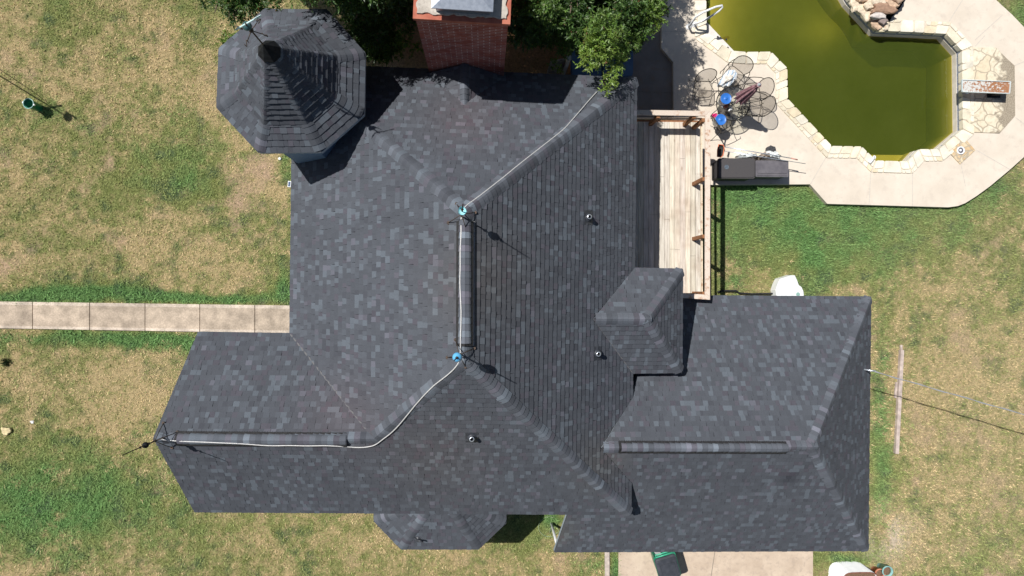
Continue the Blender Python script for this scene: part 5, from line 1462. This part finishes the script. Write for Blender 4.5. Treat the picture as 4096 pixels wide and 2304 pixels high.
mb = MB(); Lp = rbox_poly(0, -.06, .60, .66, .08); A = [LB(x, y, 1.0) for x, y in Lp]; B1 = [LB(x * .97, (y + .06) * .97 - .06, 1.035) for x, y in Lp]; C1 = [LB(x * .8, (y + .06) * .8 - .06, 1.05) for x, y in Lp]
for i in range(len(A)):
    j = (i + 1) % len(A); mb.face([A[i], A[j], B1[j], B1[i]], sm=True); mb.face([B1[i], B1[j], C1[j], C1[i]])
mb.face(C1); 
for (x0, y0, x1, y1) in ((-.2, .06, .2, .06), (-.2, .06, -.2, -.34), (.2, .06, .2, -.34)): mb.bar(LB(x0, y0, 1.056), LB(x1, y1, 1.056), .018, .016)
mb.box(LB(0, .16, 1.05), (.46, .09, .03), rot); mb.build('lid', M['black_plastic'], bn)
mb = MB(); mb.tube([LB(-.23, .30, .98), LB(-.23, .36, 1.0), LB(.23, .36, 1.0), LB(.23, .30, .98)], .017, 8); mb.tube([LB(-.24, .295, 1.0), LB(.24, .295, 1.0)], .012, 8); mb.build('handle', mat2('bright_green_plastic', (.06, .42, .26), (.10, .52, .34), 8, .35), bn)
for s in (-1, 1):
    mb = MB(); mb.lathe(LB(s * .27, .26, .13), [(.05, -.03), (.13, -.03), (.13, .03), (.05, .03)], 20, ax=(ca, sa, 0)); mb.build('wheel', M['black_plastic'], bn)
mb = MB(); mb.box(LB(-.12, .31, .72), (.14, .02, .4), rot); mb.build('bin_sticker', M['white_plastic'], bn)
# green tube bucket on the lawn
tz = .46; q = P(113, 414, tz); q2 = Vector((q.x, q.y, 0)); gb_ = thing('garden_bucket', (q2.x, q2.y, 0), 'open dark green plastic bucket standing on the lawn', 'bucket')
mb = MB(); mb.lathe((q.x, q.y, 0), [(.105, 0), (.125, tz), (.137, tz), (.137, tz - .03), (.118, tz - .01), (.10, .03)], 28, capt=True); mb.build('bucket_wall', M['green_plastic'], gb_)
mb = MB(); mb.tube([Vector((q.x + .136 * math.cos(a), q.y + .136 * math.sin(a), tz)) for a in [R(k) for k in range(0, 360, 12)]], .009, 6, closed=True); mb.build('rim', mat2('pale_aqua_rim', (.30, .55, .52), (.5, .7, .68), 10, .4), gb_)
for s in (-1, 1): 
    mb = MB(); mb.box((q.x + s * .145, q.y - s * .03, tz - .02), (.03, .04, .05)); mb.build('lug', M['white_plastic'], gb_)
# tall garden pole whose shadow crosses the lawn (stands just outside the frame)
pq = P(-70, 262, 0); gp = thing('shepherd_hook', (pq.x, pq.y, 0), 'tall thin garden pole with hanging ornament, throwing a shadow past the green bucket', 'garden pole')
mb = MB(); hp = 4.6; mb.tube([(pq.x, pq.y, 0), (pq.x, pq.y, hp)], .017, 8); mb.tube([(pq.x + .16, pq.y + .10, 0), (pq.x + .12, pq.y + .05, hp * .55), (pq.x, pq.y, hp * .93)], .010, 6); mb.build('pole', M['rod'], gp)
mb = MB(); mb.lathe((pq.x, pq.y, hp - .1), [(.02, 0), (.11, .06), (.12, .14), (.02, .3)], 14); mb.tube([(pq.x - .05, pq.y + .15, hp), (pq.x + .22, pq.y - .03, hp + .05)], .025, 6); mb.tube([(pq.x - .25, pq.y, hp - .75), (pq.x + .2, pq.y + .1, hp - .7)], .03, 6); mb.build('ornament', M['verdigris'], gp)
# timber beam
a_, b_ = P(3609, 1400, .09), P(3588, 1815, .09); mb = MB(); a2 = P(3606, 1392, .1)
mb.bar(Vector((a_.x, a_.y, .05)), Vector((b_.x, b_.y, .05)), .10, .11); mb.bar(Vector((a2.x + .03, a2.y + .08, .03)), Vector((a2.x + .02, a2.y - .8, .03)), .06, .05)
mb.bar(Vector((P(3583, 1528, 0).x, P(3583, 1528, 0).y, .03)), Vector((P(3578, 1590, 0).x, P(3578, 1590, 0).y, .03)), .06, .05)
o = mb.build('timber_beam', mat2('bleached_grey_timber', (.40, .33, .30), (.62, .52, .46), 7, .9, bs=.5)); tag(o, 'long bleached timber beam lying in the grass east of the garage', 'timber beam')
# overhead service cable
a_ = P(3486, 1483, 2.6); mb = MB(); b_ = P(4700, 1830, 3.2); pts = []
for k in range(25):
    f = k / 24; p = a_.lerp(b_, f); p.z -= .32 * 4 * f * (1 - f) * .5 + 0; pts.append(p)
mb.tube(pts, .011, 6)
for k in range(18): 
    f = k / 18; i = int(f * 24)
    pass
pts2 = [p + Vector((.02 * math.sin(i * 1.7), .02 * math.cos(i * 1.7), .015)) for i, p in enumerate(pts)]; mb.tube(pts2, .008, 5)
o = mb.build('service_cable', mat2('grey_power_cable', (.24, .25, .27), (.40, .42, .45), 60, .5)); tag(o, 'grey overhead service cable running off the garage eave to the east', 'cable')
a_ = P(3484, 1483, 2.6); mb = MB(); mb.tube([Vector((a_.x - .30, a_.y, 1.9)), Vector((a_.x - .12, a_.y + .02, 2.45)), a_ + Vector((.02, 0, .02)), a_ + Vector((.12, .0, 0))], .02, 8); mb.build('cable_mast', M['steel'], house)
# white fibreglass cover and black hose by the garage
zc = .34
cv = thing('equipment_cover', (P(3165, 1150, 0).x, P(3165, 1150, 0).y, 0), 'white moulded plastic equipment cover in the grass behind the garage', 'equipment cover')
top_ = [(3107, 1180), (3104, 1160), (3112, 1136), (3122, 1115), (3145, 1108), (3166, 1101), (3181, 1101), (3190, 1120), (3197, 1140), (3208, 1148), (3216, 1165), (3218, 1182), (3216, 1215), (3112, 1215)]
tp_ = [P(x, y, zc).xy for x, y in top_]; c = sum(tp_, Vector((0, 0))) / len(tp_)
mb = MB(); tp_ = tp_[::-1]
o1 = [c + (p - c) * 1.0 for p in tp_]; o2 = [c + (p - c) * .93 for p in tp_]; n = len(o1)
for i in range(n):
    j = (i + 1) % n
    mb.face([(*(c + (o1[i] - c) * 1.04), 0), (*(c + (o1[j] - c) * 1.04), 0), (*o1[j], zc - .03), (*o1[i], zc - .03)]); mb.face([(*o1[i], zc - .03), (*o1[j], zc - .03), (*o2[j], zc), (*o2[i], zc)])
mb.face([(*p, zc) for p in o2]); mb.build('cover_shell', M['white_plastic'], cv)
q = P(3192, 1177, zc); mb = MB(); mb.lathe((q.x, q.y, zc), [(.058, 0), (.055, .012)], 22); mb.build('round_plug', mat2('sage_plug', (.22, .38, .34), (.28, .44, .40), 9, .5), cv)
mb = MB(); mb.tube([P(x, y, .1) for x, y in [(2870, 1167), (2900, 1163), (2945, 1163), (2958, 1172), (3010, 1176), (3060, 1175), (3097, 1174), (3106, 1180), (3110, 1190)]], .026, 8); o = mb.build('black_hose', M['vent_black']); tag(o, 'black pipe on the grass along the north side of the garage', 'pipe')
# metal planter and pots
def superell(cx, cy, w, d, e=3, n=36): return [(cx + w / 2 * math.copysign(abs(math.cos(2 * math.pi * k / n)) ** (2 / e), math.cos(2 * math.pi * k / n)), cy + d / 2 * math.copysign(abs(math.sin(2 * math.pi * k / n)) ** (2 / e), math.sin(2 * math.pi * k / n))) for k in range(n)]
hp_ = .75; q0 = P(3370, 2296, hp_); q1 = P(3475, 2296, hp_); cx_ = q0.x + .52; cy_ = q0.y - .62
pl_ = thing('raised_planter', (cx_, cy_, 0), 'white ribbed metal raised planter full of dry soil at the bottom edge', 'planter')
mb = MB(); rr_ = []
for k in range(31): rr_.append((k * hp_ / 30, .022 * (-1) ** k))
for i in range(30):
    A = superell(cx_, cy_, 1.06 + rr_[i][1], 1.30 + rr_[i][1], 5); B1 = superell(cx_, cy_, 1.06 + rr_[i + 1][1], 1.30 + rr_[i + 1][1], 5)
    for k in range(36): mb.face([(*A[k], rr_[i][0]), (*A[(k + 1) % 36], rr_[i][0]), (*B1[(k + 1) % 36], rr_[i + 1][0]), (*B1[k], rr_[i + 1][0])], sm=False)
mb.build('planter_wall', M['white_plastic'], pl_)
mb = MB(); mb.tube([Vector((x, y, hp_)) for x, y in superell(cx_, cy_, 1.06, 1.30, 5)], .014, 6, closed=True); mb.build('planter_rim', mat2('brown_rim', (.20, .07, .05), (.3, .12, .08), 9, .7), pl_)
mb = MB(); mb.prism(superell(cx_, cy_, 1.03, 1.27, 5), .5, hp_ - .07); mb.build('planter_soil', M['soil'], pl_)
for (px, py, r_, h_, mt_, lab) in ((3522, 2297, .15, .34, 'terracotta', 'terracotta pot between the white planter and the teal pot'), (3552, 2287, .155, .40, 'teal_glaze', 'teal glazed pot at the bottom edge, right of the terracotta one')):
    q = P(px, py, h_); t = thing('plant_pot', (q.x, q.y, 0), lab, 'pot', 'pots beside the planter')
    mb = MB(); mb.lathe((q.x, q.y, 0), [(r_ * .62, 0), (r_ * .95, h_ - .06), (r_, h_ - .06), (r_ * 1.02, h_), (r_ * .86, h_), (r_ * .82, h_ - .09)], 26, capt=False); mb.build('pot_wall', M[mt_], t)
    mb = MB(); mb.lathe((q.x, q.y, h_ - .10), [(r_ * .85, 0), (r_ * .8, .035), (r_ * .3, .05)], 20); mb.build('pot_soil', M['soil'], t)
# kerb timber by the drive
a_, b_ = P(2428, 2150, .05), P(2430, 2700, .05); mb = MB(); mb.bar(Vector((a_.x, a_.y, .03)), Vector((b_.x, b_.y, .03)), .13, .09); o = mb.build('edging_timber', mat2('grey_edging', (.42, .36, .32), (.6, .52, .45), 9, .9, bs=.4)); tag(o, 'weathered timber edging between lawn and driveway', 'timber edging')
# garden hose coil
q = P(2196, 2112, .02); mb = MB(); mb.tube([Vector((q.x + .30 * math.cos(R(a)), q.y + .28 * math.sin(R(a)) + .04, .03 + .012 * math.sin(R(a * 3)))) for a in range(60, 330, 9)] + [Vector((q.x + .30, q.y - .1, .03)), Vector((q.x + .22, q.y + .04, .03)), Vector((q.x + .05, q.y + .0, .03)), Vector((q.x + .02, q.y - .14, .03))], .009, 6); o = mb.build('garden_hose', mat2('pale_green_hose', (.22, .30, .16), (.34, .42, .26), 20, .5)); tag(o, 'thin pale green garden hose looped on the grass by the garage corner', 'hose')
# solar light at the west eave
q = P(1157, 736, .40); sl = thing('solar_light', (q.x, q.y, 0), 'small solar garden light with a white framed panel beside the west wall', 'solar light')
mb = MB(); mb.tube([(q.x, q.y, 0), (q.x, q.y, .38)], .015, 8); mb.build('stake', M['black_plastic'], sl)
mb = MB(); mb.box((q.x, q.y, .385), (.085, .165, .02), R(-5)); mb.build('panel_frame', M['white_plastic'], sl)
mb = MB(); mb.box((q.x, q.y, .398), (.055, .13, .008), R(-5)); mb.build('solar_cell', mat2('solar_cell', (.05, .09, .18), (.08, .13, .24), 30, .15), sl)
q = P(1118, 634, .04); mb = MB(); mb.lathe((q.x, q.y, 0), [(.04, 0), (.04, .03), (.03, .036), (.012, .038)], 18); o = mb.build('drain_cap', M['white_plastic']); tag(o, 'round white drain cap in the dirt below the turret', 'drain cap')
# small litter
for (px, py, nm, lab, col, s) in ((127, 1688, 'paper_scrap', 'crumpled white paper scrap on the lawn near the left edge', (.75, .75, .75), .05), (20, 1725, 'limestone_lump', 'pale yellow stone at the left edge of the lawn', (.66, .55, .32), .13)):
    o = rock(px, py, 0, s, s * .8, s * .35, col, lab, gname='x'); o.name = nm; del o['group']; o['category'] = 'litter' if s < .1 else 'stone'
# dark weeds at the left
for (px, py, lab) in ((28, 1448, 'small dark weed clump on the lawn at the left edge'),):
    q = P(px, py, 0); n_w = 160; vs = []; cs = []
    for k in range(n_w):
        a = random.uniform(0, 6.28); r_ = random.uniform(0, .12); l = random.uniform(.06, .14); b2 = random.uniform(0, 6.28)
        p = Vector((q.x + r_ * math.cos(a), q.y + r_ * math.sin(a), 0)); t = p + Vector((l * .5 * math.cos(b2), l * .5 * math.sin(b2), l)); w_ = Vector((-math.sin(b2), math.cos(b2), 0)) * .01
        vs += [p - w_, p + w_, t]; cs.append((.03, .05, .02))
    o = np_mesh('weed', [tuple(v_) for v_ in vs], 3, cs, bpy.data.materials['grass_blade']); tag(o, lab, 'weed')

# things under the trees: spa with a blue cover, lattice gate
a_, b_ = P(2284, 150, .85), P(2534, 312, .85)
spa = thing('spa_tub', ((a_.x + b_.x) / 2, (a_.y + b_.y) / 2, 0), 'square spa tub with a slate blue cover mostly hidden under the tree', 'spa tub')
c = spa.location; w_, d_ = b_.x - a_.x, a_.y - b_.y
mb = MB(); mb.prism(rbox_poly(c.x, c.y, w_ * .97, d_ * .97, .15), 0, .74); mb.build('spa_cabinet', M['cedar'], spa)
mb = MB(); mb.prism(rbox_poly(c.x, c.y, w_, d_, .18), .74, .80, bottom=True); mb.prism(rbox_poly(c.x - w_ * .25, c.y, w_ * .46, d_ * .9, .06), .80, .86); mb.prism(rbox_poly(c.x + w_ * .25, c.y, w_ * .46, d_ * .9, .06), .80, .86); mb.build('spa_cover', mat2('slate_blue_vinyl', (.07, .13, .24), (.10, .18, .30), 4, .5), spa)
ga = thing('lattice_gate', (P(2250, 270, 0).x, P(2250, 270, 0).y, 0), 'weathered wooden lattice gate with a white post under the tree', 'gate')
g0 = P(2204, 250, 1.1); g1_ = P(2268, 240, 1.1); mb = MB()
for k in range(9):
    f = k / 8; p = g0.lerp(g1_, f); mb.box((p.x, p.y, .6), (.06, .02, 1.1))
for z_ in (.2, 1.1): mb.bar((g0.x, g0.y + .03, z_), (g1_.x, g1_.y + .03, z_), .03, .08)
mb.build('slat_panel', mat2('grey_slats', (.22, .19, .17), (.40, .36, .33), 12, .9), ga)
mb = MB(); q = P(2276, 232, 1.5); mb.box((q.x, q.y, .75), (.09, .09, 1.5)); mb.box((q.x, q.y, 1.51), (.12, .12, .03)); mb.build('post', M['trim_white'], ga)

# ================================================================== TREES
m = bpy.data.materials.new('leaf'); m.use_nodes = True; nt = m.node_tree; nt.nodes.clear()
out = nt.nodes.new('ShaderNodeOutputMaterial'); a = node(nt, 'ShaderNodeAttribute', attribute_name='tone')
df = nt.nodes.new('ShaderNodeBsdfDiffuse'); tl = nt.nodes.new('ShaderNodeBsdfTranslucent'); gl = nt.nodes.new('ShaderNodeBsdfGlossy'); gl.inputs['Roughness'].default_value = .5
m1 = nt.nodes.new('ShaderNodeMixShader'); m1.inputs[0].default_value = .30; m2_ = nt.nodes.new('ShaderNodeMixShader'); m2_.inputs[0].default_value = .045
nt.links.new(a.outputs['Color'], df.inputs[0]); tc_ = mixc(nt, 1.0, a.outputs['Color'], (1.5, 1.5, .7), 'MULTIPLY'); nt.links.new(tc_, tl.inputs[0])
nt.links.new(df.outputs[0], m1.inputs[1]); nt.links.new(tl.outputs[0], m1.inputs[2]); nt.links.new(m1.outputs[0], m2_.inputs[1]); nt.links.new(gl.outputs[0], m2_.inputs[2]); nt.links.new(m2_.outputs[0], out.inputs[0])
M['leaf'] = m
M['bark'] = mat2('bark', (.10, .07, .05), (.20, .15, .11), 14, .95, bs=.8)
def unit(v): return v / np.maximum(np.linalg.norm(v, axis=-1, keepdims=True), 1e-6)
def leaves(blobs, dens=1.0):
    """twigs of narrow leaves through each blob's volume; blobs: (centre, radius, tint)"""
    V_ = []; C_ = []
    for (c, r, tint) in blobs:
        nt_ = max(8, int(95 * dens * (r / .4) ** 2.2))
        u = unit(rng.normal(size=(nt_, 3))); rad = r * rng.random((nt_, 1)) ** .42
        tw_ = np.array([c.x, c.y, c.z]) + u * rad * np.array([1, 1, .75])
        out_ = unit(u * np.array([1, 1, .7]) + rng.normal(size=(nt_, 3)) * .45 + np.array([0, 0, .18]))
        nl = 13
        t = rng.random((nt_, nl, 1)); L_ = rng.uniform(.12, .22, (nt_, 1, 1))
        base = tw_[:, None, :] + out_[:, None, :] * (t - .3) * L_
        ld = unit(out_[:, None, :] * .8 + rng.normal(size=(nt_, nl, 3)) * .75)
        side = unit(np.cross(ld, rng.normal(size=(nt_, nl, 3)) * .6 + np.array([0, 0, 1.0])))
        ll = rng.uniform(.055, .11, (nt_, nl, 1)); lw = ll * rng.uniform(.11, .19, (nt_, nl, 1))
        tip_ = base + ld * ll - np.array([0, 0, .012]); midp = base + ld * ll * .45
        quad = np.stack([base, midp + side * lw, tip_, midp - side * lw], 2).reshape(-1, 3)
        V_.append(quad)
        k = nt_ * nl; sh = rng.uniform(.65, 1.35, (k, 1)); hue = rng.random((k, 1)); tw_t = np.repeat(rng.uniform(.75, 1.25, nt_), nl)[:, None]
        col = (np.array([.036, .092, .020]) * (1 - hue) + np.array([.072, .135, .026]) * hue) * sh * tw_t
        if tint > 0: col = col * (1 + 1.0 * tint) + np.array([.075, .060, .004]) * tint ** 2  # sunlit sprays brightened and yellowed, highlights put into the leaf colour
        if tint < 0: col = col * (1 + .3 * tint)  # low inner clumps darkened, crown shade put into the leaf colour
        rd = rng.random(k) < .02; col[rd] = np.array([.14, .07, .03])
        C_.append(col)
    return np.concatenate(V_), np.concatenate(C_)
def inpoly1(x, y, poly): return bool(inpoly(np.array([x]), np.array([y]), poly)[0])
def tree(label, base, top, blobs, limbs, group='trees along the north side of the house'):
    t = thing('tree', base, label, 'tree', group)
    v_, c_ = leaves(blobs)
    np_mesh('crown', v_, 4, c_, M['leaf'], t)
    mb = MB(); b0_ = Vector(base); mb.tube([b0_, b0_.lerp(top, .5) + Vector((.1, -.08, 0)), top], .2, 10, radii=[.26, .20, .13])
    for (q, r, tint) in blobs[::max(1, len(blobs) // limbs)]:
        s = b0_.lerp(top, random.uniform(.45, 1)); m_ = s.lerp(q, .5) + Vector((random.uniform(-.3, .3), random.uniform(-.3, .3), .25))
        mb.tube([s, m_, q, q + (q - m_) * .25], .05, 6, radii=[.075, .045, .02, .008])
        for k in range(2):
            e_ = q + Vector((random.uniform(-.5, .5), random.uniform(-.5, .5), random.uniform(-.1, .3))); mb.tube([m_.lerp(q, .5), m_.lerp(e_, .6), e_], .015, 5, radii=[.022, .012, .005])
    mb.build('trunk', M['bark'], t); return t
def fill(poly, n, zlo, zhi, rlo, rhi, tint, avoid=None):
    xs_ = [p[0] for p in poly]; ys_ = [p[1] for p in poly]; out_ = []; g = 0
    while len(out_) < n and g < 4000:
        g += 1; x = random.uniform(min(xs_), max(xs_)); y = random.uniform(min(ys_), max(ys_))
        if not inpoly1(x, y, poly): continue
        z = random.uniform(zlo, zhi); r = random.uniform(rlo, rhi); out_.append((D(x, y, z), r, tint + random.uniform(-.2, .2)))
    return out_
random.seed(21)
polyR = [(1290, -160), (1290, 110), (1330, 100), (1380, 90), (1440, 110), (1480, 140), (1530, 150), (1570, 135), (1595, 100), (1632, 55), (1655, 8), (1660, -160)]
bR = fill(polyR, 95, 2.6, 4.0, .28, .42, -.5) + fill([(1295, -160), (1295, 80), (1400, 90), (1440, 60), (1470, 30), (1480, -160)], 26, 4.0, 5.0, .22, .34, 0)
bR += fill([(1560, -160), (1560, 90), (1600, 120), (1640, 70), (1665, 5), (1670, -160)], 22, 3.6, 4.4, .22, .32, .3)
for (x, y, z, r, t) in [(1500, 112, 5.2, .30, 1), (1512, 92, 5.25, .28, 1), (1528, 76, 5.3, .30, .8), (1492, 138, 5.1, .27, 1.1), (1484, 152, 5.0, .22, 1.1), (1512, 55, 5.4, .28, .6), (1522, 120, 5.1, .22, 1), (1546, 178, 4.85, .17, 1), (1533, 200, 4.82, .13, 1.1), (1524, 216, 4.78, .10, 1.1), (1556, 150, 4.7, .13, .9), (1568, 135, 4.4, .17, .7), (1572, 110, 4.4, .2, .6), (1590, 100, 4.2, .2, .6),
        (1382, 20, 5.2, .25, .6), (1395, 48, 5.1, .22, .6), (1372, 2, 5.3, .3, .4), (1342, 38, 4.9, .26, .5), (1302, 46, 4.7, .2, .6), (1305, 90, 4.3, .2, .4), (1337, 118, 4.0, .14, .6), (1325, 95, 4.2, .2, .2), (1395, 162, 3.4, .13, .7), (1410, 110, 4.1, .26, .2), (1440, 95, 4.4, .26, .1), (1355, 75, 4.5, .25, .2),
        (1622, 22, 4.3, .28, .8), (1640, 50, 4.1, .24, .9), (1655, 5, 4.2, .22, .8), (1612, 60, 4.2, .25, .4), (1600, 85, 4.0, .24, .3), (1470, 80, 4.8, .3, .2), (1450, 20, 4.8, .32, .2), (1560, 30, 4.8, .32, .1), (1590, 10, 4.6, .3, .2), (1556, 165, 4.3, .14, .5)]:
    bR.append((D(x, y, z), r, t))
bR += fill([(1080, -330), (1100, -100), (1290, -100), (1450, -110), (1460, -330)], 60, 4.6, 6.2, .42, .6, 0) + fill([(1450, -330), (1450, -40), (1640, -40), (1640, -330)], 26, 3.4, 4.8, .36, .5, 0)
bR += fill([(1100, -330), (1290, -330), (1290, 60), (1240, -40)], 14, 3.0, 5.0, .3, .5, -.2)
tree('large leafy tree between chimney and pool patio, hanging over the roof corner', tuple(D(1500, -60, 0)), D(1490, -80, 4.2), bR, 12)
bL = fill([(860, -160), (880, 30), (925, 95), (955, 110), (985, 85), (1000, 30), (1040, 40), (1048, 130), (1058, -160)], 44, 3.6, 5.2, .2, .34, -.1)
bL += fill([(700, -160), (735, -10), (800, 5), (860, -4), (930, -5), (1000, -10), (1040, -160)], 34, 5.6, 6.9, .25, .38, .2)
bL += fill([(760, -330), (790, -60), (1060, -40), (1090, -330)], 64, 4.8, 7.2, .42, .62, 0)
bL += fill([(925, 70), (925, 140), (985, 150), (1000, 100)], 14, 2.0, 3.4, .18, .28, 0)
bL += fill([(915, 10), (925, 110), (965, 118), (990, 60), (980, 0)], 16, 3.2, 4.6, .2, .3, 0)
for (x, y, z, r, t) in [(1015, 95, 4.2, .18, .4), (1035, 60, 4.4, .18, .4), (1042, 118, 3.9, .14, .5), (1025, 20, 4.8, .2, .5), (905, 70, 4.9, .24, .2), (935, 60, 4.7, .22, .3), (925, 105, 4.4, .16, .3), (950, 20, 5, .24, .3), (905, 20, 5.6, .28, .2), (880, 5, 6.1, .26, .3)]: bL.append((D(x, y, z), r, t))
tree('leafy tree between the turret and the brick chimney', tuple(D(930, -90, 0)), D(930, -110, 4.4), bL, 9)
bW = fill([(478, -160), (484, -6), (530, 10), (560, -5), (600, 20), (700, 6), (720, -160)], 20, 4.6, 5.6, .16, .26, .1)
for (x, y, z, r, t) in [(578, 18, 5, .17, .1), (590, 36, 4.9, .13, .1), (602, 42, 4.8, .12, .1), (575, 40, 4.7, .10, .1), (618, 30, 5, .15, .1), (640, 14, 5.2, .17, .1), (620, 8, 5.2, .18, .1), (585, 5, 5.2, .18, .1), (548, 4, 5.1, .10, .1), (506, 0, 5.1, .12, .1), (655, 26, 5.1, .13, .1), (690, 8, 5.8, .2, .1), (676, 18, 5.5, .15, .1)]: bW.append((D(x, y, z), r, t))
bW += fill([(430, -440), (470, -260), (640, -110), (760, -110), (800, -440)], 70, 4.2, 6.4, .42, .62, 0)
tree('dark leafed tree whose branch tips reach down beside the weather vane', tuple(D(620, -150, 0)), D(620, -160, 4.4), bW, 7)
bb = [(D(566, 98, .5), .12, .9), (D(574, 92, .6), .10, .9), (D(560, 106, .45), .09, .8), (D(586, 92, .5), .13, .7)]
tb = thing('shrub', tuple(D(574, 98, 0)), 'small bright green shrub poking out from under the turret eave', 'shrub')
v_, c_ = leaves(bb, 1.6); np_mesh('foliage', v_, 4, c_, M['leaf'], tb)
mb = MB(); q = D(574, 98, 0)
for k in range(4): mb.tube([q, q + Vector((random.uniform(-.1, .1), random.uniform(-.1, .1), .5))], .008, 5)
mb.build('stem', M['bark'], tb)
